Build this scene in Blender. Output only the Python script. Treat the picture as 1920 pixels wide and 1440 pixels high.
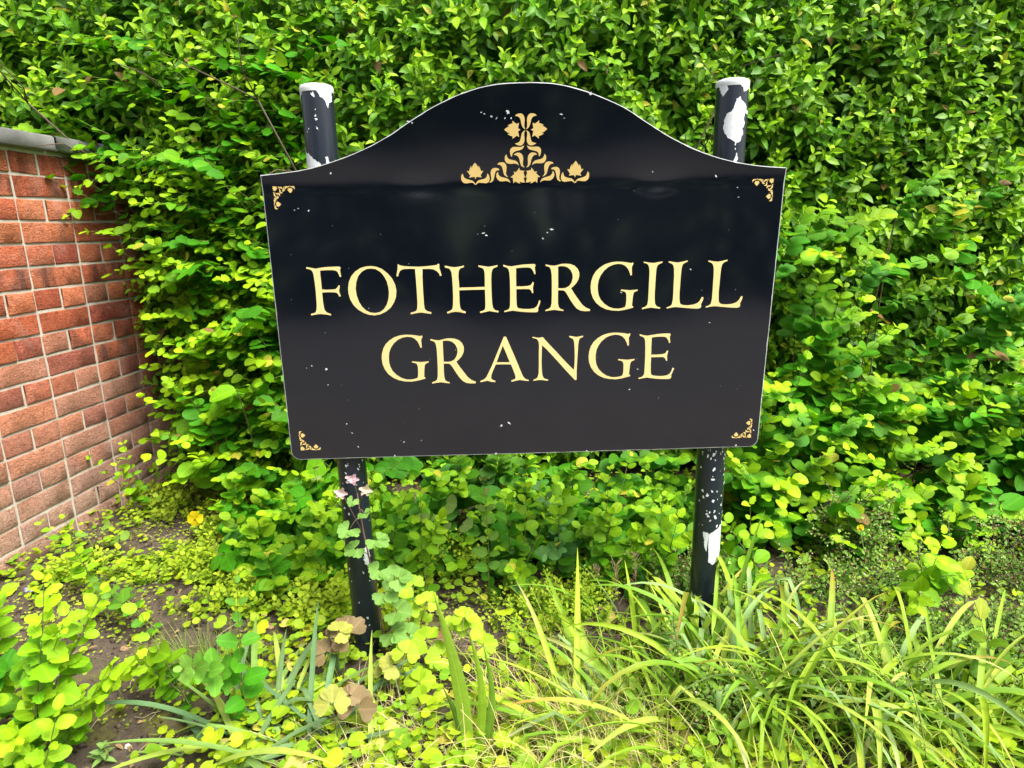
import bpy, math, random
import numpy as np
from mathutils import Vector, Matrix
from mathutils.geometry import tessellate_polygon

for o in list(bpy.data.objects):
    bpy.data.objects.remove(o)
scene = bpy.context.scene
COL = scene.collection
RNG = np.random.default_rng(7)
random.seed(7)

# ------------------------------------------------------------------ camera
F_PX = 1215.0
PITCH, ROLL, YAW = 0.2363, -0.0203, 0.0248
CAM = np.array([-0.0714, -1.449, 1.0616])
_cp, _sp = math.cos(PITCH), math.sin(PITCH)
C_F = np.array([math.sin(YAW) * _cp, math.cos(YAW) * _cp, -_sp])
_R = np.array([math.cos(YAW), -math.sin(YAW), 0.0])
_U = np.cross(_R, C_F)
C_R = math.cos(ROLL) * _R + math.sin(ROLL) * _U
C_U = -math.sin(ROLL) * _R + math.cos(ROLL) * _U
cam_data = bpy.data.cameras.new('camera')
cam_data.sensor_width = 36.0
cam_data.lens = F_PX / 1920.0 * 36.0
cam_data.clip_start = 0.02
cam_data.clip_end = 1000.0
cam = bpy.data.objects.new('camera', cam_data)
COL.objects.link(cam)
M = Matrix.Identity(4)
for i in range(3):
    M[i][0], M[i][1], M[i][2], M[i][3] = C_R[i], C_U[i], -C_F[i], CAM[i]
cam.matrix_world = M
scene.camera = cam


def at_z(u, v, z=0.0):
    """world point at height z seen at photo position (u, v)"""
    d = C_F + C_R * (u - 960) / F_PX + C_U * (720 - v) / F_PX
    return CAM + d * (z - CAM[2]) / d[2]


def at_y(u, v, y=0.0):
    """world point at depth y seen at photo position (u, v)"""
    d = C_F + C_R * (u - 960) / F_PX + C_U * (720 - v) / F_PX
    return CAM + d * (y - CAM[1]) / d[1]


def project(P):
    d = np.asarray(P) - CAM
    z = d @ C_F
    return np.stack([960 + F_PX * (d @ C_R) / z, 720 - F_PX * (d @ C_U) / z, z], -1)


# ------------------------------------------------------------------ world, sun, exposure
SUN_EL, SUN_AZ = math.radians(58), math.radians(132)   # azimuth from +Y clockwise
world = bpy.data.worlds.new('World')
scene.world = world
world.use_nodes = True
wn, wl = world.node_tree.nodes, world.node_tree.links
wn.clear()
sky = wn.new('ShaderNodeTexSky')
sky.sky_type = 'NISHITA'
sky.sun_disc = False
sky.sun_elevation = SUN_EL
sky.sun_rotation = SUN_AZ
sky.air_density = 1.0
sky.dust_density = 4.0
sky.ozone_density = 0.6
hsv = wn.new('ShaderNodeHueSaturation')          # thin even cloud takes the blue out
hsv.inputs['Saturation'].default_value = 0.45
bg = wn.new('ShaderNodeBackground')
bg.inputs['Strength'].default_value = 0.12
wo = wn.new('ShaderNodeOutputWorld')
wl.new(sky.outputs[0], hsv.inputs['Color'])
wl.new(hsv.outputs[0], bg.inputs[0])
wl.new(bg.outputs[0], wo.inputs[0])

sun_data = bpy.data.lights.new('sun', 'SUN')
sun_data.energy = 2.5
sun_data.angle = math.radians(30)
sun_data.color = (1.0, 0.96, 0.88)
sun = bpy.data.objects.new('sun', sun_data)
COL.objects.link(sun)
sd = Vector((math.sin(SUN_AZ) * math.cos(SUN_EL), math.cos(SUN_AZ) * math.cos(SUN_EL), math.sin(SUN_EL)))
sun.rotation_euler = sd.to_track_quat('Z', 'Y').to_euler()
sun.location = sd * 10

vs = scene.view_settings
vs.view_transform = 'Standard'
vs.look = 'None'
vs.gamma = 1.0
vs.exposure = 1.45
vs.use_curve_mapping = False

# ------------------------------------------------------------------ helpers


def tag(o, label=None, cat=None, group=None, kind=None):
    if label: o['label'] = label
    if cat: o['category'] = cat
    if group: o['group'] = group
    if kind: o['kind'] = kind
    return o


def empty(name, loc=(0, 0, 0), label=None, cat=None, group=None):
    o = bpy.data.objects.new(name, None)
    o.empty_display_size = 0.05
    o.location = [float(a) for a in loc]
    COL.objects.link(o)
    return tag(o, label, cat, group)


def link(name, me, mat=None, parent=None, keep_world=True):
    o = bpy.data.objects.new(name, me)
    if mat is not None and me is not None and not me.materials:
        me.materials.append(mat)
    COL.objects.link(o)
    if parent is not None:
        o.parent = parent
        if keep_world:
            o.matrix_parent_inverse = Matrix.Translation(-world_loc(parent))
    return o


def world_loc(o):
    v = Vector(o.location)
    return v      # things sit unrotated at top level; parts keep identity transforms


def np_mesh(name, V, T, col=None, luv=None, smooth=True):
    """triangle mesh from arrays, with optional point colour and leaf coordinates"""
    V = np.ascontiguousarray(V, dtype=np.float32)
    T = np.ascontiguousarray(T, dtype=np.int32)
    me = bpy.data.meshes.new(name)
    me.vertices.add(len(V))
    me.vertices.foreach_set('co', V.ravel())
    me.loops.add(T.size)
    me.loops.foreach_set('vertex_index', T.ravel())
    me.polygons.add(len(T))
    me.polygons.foreach_set('loop_start', np.arange(0, T.size, 3, dtype=np.int32))
    if smooth:
        me.polygons.foreach_set('use_smooth', np.ones(len(T), dtype=bool))
    if col is None:
        col = np.ones((len(V), 3))
    c4 = np.ones((len(V), 4), dtype=np.float32)
    c4[:, :3] = col
    ca = me.color_attributes.new('Col', 'FLOAT_COLOR', 'POINT')
    ca.data.foreach_set('color', c4.ravel())
    if luv is not None:
        at = me.attributes.new('luv', 'FLOAT_VECTOR', 'POINT')
        at.data.foreach_set('vector', np.ascontiguousarray(luv, dtype=np.float32).ravel())
    me.update(calc_edges=True)
    return me


class Geo:
    """collects triangles for one mesh"""
    def __init__(self):
        self.V, self.T, self.C, self.n = [], [], [], 0

    def add(self, V, T, col=(1, 1, 1)):
        V = np.asarray(V, float)
        self.V.append(V)
        self.T.append(np.asarray(T, int) + self.n)
        c = np.asarray(col, float)
        self.C.append(np.broadcast_to(c, (len(V), 3)) if c.ndim == 1 else c)
        self.n += len(V)

    def box(self, c, h, rot=None, col=(1, 1, 1)):
        s = np.array([[x, y, z] for x in (-1, 1) for y in (-1, 1) for z in (-1, 1)], float) * np.asarray(h)
        if rot is not None: s = s @ np.asarray(rot).T
        q = [(0, 1, 3, 2), (4, 6, 7, 5), (0, 4, 5, 1), (2, 3, 7, 6), (0, 2, 6, 4), (1, 5, 7, 3)]
        t = []
        for a, b, c_, d in q: t += [(a, b, c_), (a, c_, d)]
        self.add(s + np.asarray(c), t, col)

    def tube(self, pts, radii, sides=6, col=(1, 1, 1), cap=True):
        pts = np.asarray(pts, float)
        n = len(pts)
        radii = np.broadcast_to(np.asarray(radii, float), (n,))
        tan = np.gradient(pts, axis=0)
        tan /= np.linalg.norm(tan, axis=1)[:, None] + 1e-12
        ref = np.array([0.31, 0.17, 0.93]) if abs(tan[0][2]) < 0.8 else np.array([0.9, 0.2, 0.1])
        a = np.cross(tan, ref); a /= np.linalg.norm(a, axis=1)[:, None] + 1e-12
        b = np.cross(tan, a)
        th = np.linspace(0, 2 * np.pi, sides, endpoint=False)
        ring = (np.cos(th)[None, :, None] * a[:, None, :] + np.sin(th)[None, :, None] * b[:, None, :]) * radii[:, None, None]
        V = (pts[:, None, :] + ring).reshape(-1, 3)
        T = []
        for i in range(n - 1):
            for j in range(sides):
                k = (j + 1) % sides
                p, q, r, s = i * sides + j, i * sides + k, (i + 1) * sides + k, (i + 1) * sides + j
                T += [(p, s, r), (p, r, q)]
        if cap:
            for i0, fl in ((0, 1), (n - 1, 0)):
                for j in range(1, sides - 1):
                    t = (i0 * sides, i0 * sides + j, i0 * sides + j + 1)
                    T.append(t if fl else t[::-1])
        c = np.asarray(col, float)
        if c.ndim == 2: c = np.repeat(c, sides, 0)
        self.add(V, T, c)

    def mesh(self, name, smooth=True, luv=None):
        return np_mesh(name, np.concatenate(self.V), np.concatenate(self.T), np.concatenate(self.C), luv, smooth)

    def build(self, name, mat, parent=None, smooth=True):
        return link(name, self.mesh(name, smooth), mat, parent)


# ------------------------------------------------------------------ materials
class NT:
    def __init__(self, name):
        self.m = bpy.data.materials.new(name)
        self.m.use_nodes = True
        self.t = self.m.node_tree
        self.t.nodes.clear()
        self.out = self.n('ShaderNodeOutputMaterial')

    def n(self, kind, **kw):
        nd = self.t.nodes.new(kind)
        for k, v in kw.items():
            if k.startswith('i_'):
                nd.inputs[k[2:].replace('_', ' ')].default_value = v
            else:
                setattr(nd, k, v)
        return nd

    def l(self, a, b):
        self.t.links.new(a, b)

    def mix(self, fac, a, b, mode='MIX'):
        nd = self.n('ShaderNodeMix', data_type='RGBA', blend_type=mode)
        for s, v in ((nd.inputs[0], fac), (nd.inputs[6], a), (nd.inputs[7], b)):
            if isinstance(v, (int, float)): s.default_value = v
            elif isinstance(v, tuple): s.default_value = v if len(v) == 4 else v + (1,)
            else: self.l(v, s)
        return nd.outputs[2]

    def ramp(self, fac, stops):
        nd = self.n('ShaderNodeValToRGB')
        e = nd.color_ramp.elements
        while len(e) < len(stops): e.new(0.5)
        for el, (p, c) in zip(e, stops):
            el.position = p
            el.color = (c, c, c, 1) if isinstance(c, (int, float)) else tuple(c) + (1,)
        self.l(fac, nd.inputs[0])
        return nd.outputs[0]

    def noise(self, scale, detail=4.0, rough=0.6, vec=None, dist=0.0):
        nd = self.n('ShaderNodeTexNoise', i_Scale=scale, i_Detail=detail, i_Roughness=rough, i_Distortion=dist)
        if vec is not None: self.l(vec, nd.inputs['Vector'])
        return nd.outputs['Fac']

    def math(self, op, a, b=None):
        nd = self.n('ShaderNodeMath', operation=op)
        for s, v in ((nd.inputs[0], a), (nd.inputs[1], b)):
            if v is None: continue
            if isinstance(v, (int, float)): s.default_value = v
            else: self.l(v, s)
        return nd.outputs[0]

    def bump(self, h, strength=0.5, dist=0.002):
        nd = self.n('ShaderNodeBump', i_Strength=strength, i_Distance=dist)
        self.l(h, nd.inputs['Height'])
        return nd.outputs[0]


def colour(nt):
    a = nt.n('ShaderNodeAttribute', attribute_name='Col')
    oi = nt.n('ShaderNodeObjectInfo')
    return nt.mix(1.0, a.outputs['Color'], oi.outputs['Color'], 'MULTIPLY')


def leaf_material(name, rough=0.42, spec=0.5, transl=0.3, vein=0.35, warm=(1.0, 1.12, 0.35), vscale=9.0):
    nt = NT(name)
    base = colour(nt)
    lu = nt.n('ShaderNodeAttribute', attribute_name='luv')
    sep = nt.n('ShaderNodeSeparateXYZ')
    nt.l(lu.outputs['Vector'], sep.inputs[0])
    ay = nt.math('ABSOLUTE', sep.outputs[1])
    mid = nt.ramp(ay, [(0.0, 1.0), (0.035, 0.75), (0.075, 0.0)])
    # side veins run forward from the midrib
    sv = nt.math('SUBTRACT', sep.outputs[0], nt.math('MULTIPLY', ay, 0.55))
    sv = nt.math('SINE', nt.math('MULTIPLY', sv, vscale * 6.283))
    svr = nt.ramp(nt.math('MULTIPLY_ADD', sv, 0.5) if False else nt.math('ADD', nt.math('MULTIPLY', sv, 0.5), 0.5), [(0.0, 0.0), (0.82, 0.0), (1.0, 1.0)])
    veins = nt.math('MAXIMUM', mid, nt.math('MULTIPLY', svr, 0.45))
    light = nt.mix(1.0, base, (1.5, 1.35, 1.5), 'MULTIPLY')
    c = nt.mix(nt.math('MULTIPLY', veins, vein), base, light)
    tc = nt.n('ShaderNodeNewGeometry')
    nz = nt.noise(48.0, 5, 0.7, tc.outputs['Position'])
    c = nt.mix(nt.ramp(nz, [(0.35, 0.0), (0.65, 0.75)]), c, nt.mix(1.0, c, (0.75, 0.8, 0.8), 'MULTIPLY'))
    p = nt.n('ShaderNodeBsdfPrincipled', i_Roughness=rough)
    p.inputs['Specular IOR Level'].default_value = spec
    nt.l(c, p.inputs['Base Color'])
    h = nt.math('SUBTRACT', nt.math('MULTIPLY', nz, 0.6), veins)
    nt.l(nt.bump(h, 0.25, 0.0012), p.inputs['Normal'])
    tr = nt.n('ShaderNodeBsdfTranslucent')
    nt.l(nt.mix(1.0, c, warm, 'MULTIPLY'), tr.inputs['Color'])
    mx = nt.n('ShaderNodeMixShader')
    mx.inputs[0].default_value = transl
    nt.l(p.outputs[0], mx.inputs[1]); nt.l(tr.outputs[0], mx.inputs[2])
    nt.l(mx.outputs[0], nt.out.inputs[0])
    return nt.m


def plain_material(name, rough=0.7, spec=0.3, nscale=120.0, var=0.35, bump=0.3, bdist=0.001):
    nt = NT(name)
    base = colour(nt)
    g = nt.n('ShaderNodeNewGeometry')
    nz = nt.noise(nscale, 5, 0.65, g.outputs['Position'])
    c = nt.mix(nt.ramp(nz, [(0.3, 0.0), (0.7, 1.0)]), base, nt.mix(1.0, base, (1 - var, 1 - var, 1 - var), 'MULTIPLY'))
    p = nt.n('ShaderNodeBsdfPrincipled', i_Roughness=rough)
    p.inputs['Specular IOR Level'].default_value = spec
    nt.l(c, p.inputs['Base Color'])
    nt.l(nt.bump(nz, bump, bdist), p.inputs['Normal'])
    nt.l(p.outputs[0], nt.out.inputs[0])
    return nt.m


MAT = {}
MAT['privet'] = leaf_material('privet_leaf', 0.42, 0.32, 0.26, 0.35)
MAT['snow'] = leaf_material('snowberry_leaf', 0.6, 0.22, 0.32, 0.65, vscale=6.0)
MAT['blade'] = leaf_material('strap_leaf', 0.5, 0.22, 0.28, 0.45, vscale=0.0)
MAT['herb'] = leaf_material('herb_leaf', 0.58, 0.25, 0.28, 0.6, vscale=5.0)
MAT['tiny'] = leaf_material('tiny_leaf', 0.5, 0.2, 0.2, 0.1, vscale=3.0)
MAT['stem'] = plain_material('plant_stem', 0.6, 0.3, 200.0, 0.3)
MAT['wood'] = plain_material('woody_twig', 0.85, 0.2, 150.0, 0.5, 0.6)
MAT['petal'] = leaf_material('petal', 0.5, 0.3, 0.4, 0.15, (1.1, 1.0, 1.0), vscale=4.0)
MAT['straw'] = plain_material('dry_straw', 0.7, 0.25, 90.0, 0.3)
MAT['berry'] = plain_material('berry', 0.3, 0.5, 300.0, 0.2)


def brick_material():
    nt = NT('rustic_brick')
    oi = nt.n('ShaderNodeObjectInfo')
    g = nt.n('ShaderNodeNewGeometry')
    tc = nt.n('ShaderNodeTexCoord')
    off = nt.n('ShaderNodeVectorMath', operation='MULTIPLY_ADD')
    off.inputs[1].default_value = (1, 1, 1)
    nt.l(tc.outputs['Object'], off.inputs[0])
    comb = nt.n('ShaderNodeCombineXYZ')
    nt.l(nt.math('MULTIPLY', oi.outputs['Random'], 37.0), comb.inputs[0])
    nt.l(nt.math('MULTIPLY', oi.outputs['Random'], 91.0), comb.inputs[2])
    nt.l(comb.outputs[0], off.inputs[2])
    vec = off.outputs[0]
    base = oi.outputs['Color']
    n1 = nt.noise(22.0, 5, 0.7, vec)
    n2 = nt.noise(140.0, 4, 0.7, vec, 1.2)
    # burnt bands stand upright across the brick, stronger on bricks whose colour carries low alpha
    st = nt.n('ShaderNodeMapping')
    st.inputs['Scale'].default_value = (16.0, 6.0, 5.0)
    nt.l(vec, st.inputs['Vector'])
    band = nt.ramp(nt.noise(1.0, 3, 0.6, st.outputs[0]), [(0.46, 0.0), (0.62, 1.0)])
    burn = nt.math('MULTIPLY', band, nt.math('SUBTRACT', 1.0, oi.outputs['Alpha']))
    c = nt.mix(nt.ramp(n1, [(0.3, 0.0), (0.75, 0.7)]), base, nt.mix(1.0, base, (0.62, 0.5, 0.45), 'MULTIPLY'))
    c = nt.mix(burn, c, (0.045, 0.026, 0.026))
    c = nt.mix(nt.ramp(n2, [(0.62, 0.0), (0.8, 0.45)]), c, nt.mix(1.0, c, (1.5, 1.45, 1.4), 'MULTIPLY'))
    # pale bloom and soil splash with ragged edges low on the wall
    sp = nt.n('ShaderNodeSeparateXYZ')
    nt.l(g.outputs['Position'], sp.inputs[0])
    hgt = nt.math('ADD', sp.outputs[2], nt.math('MULTIPLY', nt.noise(5.0, 5, 0.7, g.outputs['Position']), 0.42))
    spl = nt.ramp(hgt, [(0.30, 0.72), (0.55, 0.35), (0.95, 0.0)])
    c = nt.mix(spl, c, (0.47, 0.34, 0.26))
    stain = nt.ramp(nt.noise(3.2, 6, 0.75, g.outputs['Position'], 1.0), [(0.54, 0.0), (0.70, 0.28)])
    c = nt.mix(stain, c, (0.55, 0.40, 0.33))
    mp = nt.n('ShaderNodeMapping')
    mp.inputs['Scale'].default_value = (0.6, 1.0, 1.5)
    nt.l(vec, mp.inputs['Vector'])
    rust = nt.noise(120.0, 3, 0.6, mp.outputs[0], 2.0)
    c = nt.mix(nt.ramp(rust, [(0.36, 0.95), (0.5, 0.0)]), c, nt.mix(1.0, c, (0.42, 0.36, 0.33), 'MULTIPLY'))   # shade in the drag marks painted into the colour, so the relief reads
    c = nt.mix(nt.ramp(rust, [(0.54, 0.0), (0.66, 0.75)]), c, nt.mix(1.0, c, (1.35, 1.4, 1.45), 'MULTIPLY'))
    p = nt.n('ShaderNodeBsdfPrincipled', i_Roughness=0.85)
    p.inputs['Specular IOR Level'].default_value = 0.25
    nt.l(c, p.inputs['Base Color'])
    h = nt.math('ADD', nt.math('MULTIPLY', rust, 1.0), nt.math('MULTIPLY', n1, 0.5))
    nt.l(nt.bump(h, 1.0, 0.009), p.inputs['Normal'])
    nt.l(p.outputs[0], nt.out.inputs[0])
    return nt.m


def simple(name, c1, c2, scale, rough=0.9, spec=0.2, bump=0.6, bdist=0.003, detail=6.0):
    nt = NT(name)
    g = nt.n('ShaderNodeNewGeometry')
    n1 = nt.noise(scale, detail, 0.65, g.outputs['Position'])
    n2 = nt.noise(scale * 7.3, 4, 0.6, g.outputs['Position'])
    c = nt.mix(nt.ramp(n1, [(0.32, 0.0), (0.68, 1.0)]), c1, c2)
    c = nt.mix(nt.ramp(n2, [(0.35, 0.0), (0.75, 0.4)]), c, nt.mix(1.0, c, (0.55, 0.55, 0.55), 'MULTIPLY'))
    p = nt.n('ShaderNodeBsdfPrincipled', i_Roughness=rough)
    p.inputs['Specular IOR Level'].default_value = spec
    nt.l(c, p.inputs['Base Color'])
    nt.l(nt.bump(nt.math('ADD', n1, nt.math('MULTIPLY', n2, 0.6)), bump, bdist), p.inputs['Normal'])
    nt.l(p.outputs[0], nt.out.inputs[0])
    return nt.m


MAT['brick'] = brick_material()
MAT['mortar'] = simple('mortar', (0.56, 0.51, 0.43), (0.42, 0.38, 0.31), 30.0, 0.95)
MAT['coping'] = simple('coping_slate', (0.17, 0.17, 0.155), (0.11, 0.11, 0.105), 18.0, 0.7, 0.35, 0.35, 0.002)
MAT['pavement'] = simple('pavement_asphalt', (0.18, 0.155, 0.14), (0.13, 0.11, 0.10), 9.0, 0.9)
MAT['road'] = simple('road_asphalt', (0.15, 0.14, 0.135), (0.11, 0.105, 0.10), 5.0, 0.85)
MAT['far_ground'] = simple('far_grass', (0.05, 0.08, 0.025), (0.07, 0.09, 0.03), 2.0, 0.95)
MAT['kerb'] = simple('kerb_concrete', (0.33, 0.32, 0.30), (0.25, 0.24, 0.22), 12.0, 0.9)


def soil_material():
    nt = NT('garden_soil')
    g = nt.n('ShaderNodeNewGeometry')
    pos = g.outputs['Position']
    n1 = nt.noise(8.0, 6, 0.65, pos)
    n2 = nt.noise(90.0, 5, 0.7, pos)
    n3 = nt.noise(420.0, 2, 0.6, pos)
    c = nt.mix(nt.ramp(n1, [(0.35, 0.0), (0.65, 1.0)]), (0.06, 0.046, 0.034), (0.125, 0.098, 0.072))
    c = nt.mix(nt.ramp(n2, [(0.4, 0.0), (0.8, 0.7)]), c, (0.15, 0.115, 0.085))
    c = nt.mix(nt.ramp(n3, [(0.68, 0.0), (0.76, 0.5)]), c, (0.3, 0.27, 0.23))
    moss = nt.ramp(nt.noise(6.0, 6, 0.7, pos, 0.6), [(0.52, 0.0), (0.64, 0.85)])
    c = nt.mix(nt.math('MULTIPLY', moss, nt.ramp(n2, [(0.35, 0.2), (0.6, 1.0)])), c, (0.16, 0.17, 0.02))
    p = nt.n('ShaderNodeBsdfPrincipled', i_Roughness=0.95)
    p.inputs['Specular IOR Level'].default_value = 0.15
    nt.l(c, p.inputs['Base Color'])
    nt.l(nt.bump(nt.math('ADD', n2, nt.math('MULTIPLY', n3, 0.4)), 0.9, 0.008), p.inputs['Normal'])
    nt.l(p.outputs[0], nt.out.inputs[0])
    return nt.m


MAT['soil'] = soil_material()


def paint(name, base, rough, nscale=3.0, var=0.2, coat=0.0, bump=0.0, metallic=0.0, flecks=0.0):
    nt = NT(name)
    g = nt.n('ShaderNodeNewGeometry')
    n1 = nt.noise(nscale, 5, 0.6, g.outputs['Position'])
    n2 = nt.noise(340.0, 3, 0.6, g.outputs['Position'])
    c = nt.mix(nt.ramp(n1, [(0.3, 0.0), (0.7, 1.0)]), base, tuple(b * (1 - var) for b in base))
    if flecks:
        c = nt.mix(nt.ramp(nt.noise(230.0, 2, 0.5, g.outputs['Position']), [(0.70, 0.0), (0.73, flecks)]), c, (0.6, 0.62, 0.62))
    p = nt.n('ShaderNodeBsdfPrincipled', i_Metallic=metallic)
    nt.l(c, p.inputs['Base Color'])
    r = nt.math('ADD', nt.math('MULTIPLY', n1, rough * 0.8), rough * 0.6)
    nt.l(r, p.inputs['Roughness'])
    if coat: p.inputs['Coat Weight'].default_value = coat
    if bump: nt.l(nt.bump(n2, bump, 0.0004), p.inputs['Normal'])
    nt.l(p.outputs[0], nt.out.inputs[0])
    return nt.m


MAT['board'] = paint('black_gloss_sign', (0.003, 0.0045, 0.009), 0.085, 6.0, 0.25)
MAT['board'].node_tree.nodes['Principled BSDF'].inputs['Specular IOR Level'].default_value = 0.85
MAT['gold'] = paint('gold_vinyl', (0.68, 0.545, 0.235), 0.42, 40.0, 0.07)
MAT['gold2'] = paint('gold_ornament_vinyl', (0.65, 0.47, 0.165), 0.42, 40.0, 0.1)
MAT['edge'] = paint('worn_white_edge', (0.46, 0.48, 0.48), 0.5, 60.0, 0.35)
MAT['back'] = paint('sign_back_grey', (0.3, 0.31, 0.32), 0.5, 8.0)
MAT['post'] = paint('dark_blue_post_paint', (0.011, 0.017, 0.027), 0.3, 14.0, 0.3, flecks=0.0)
MAT['white'] = paint('bare_white_coat', (0.66, 0.69, 0.69), 0.5, 70.0, 0.22)

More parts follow.
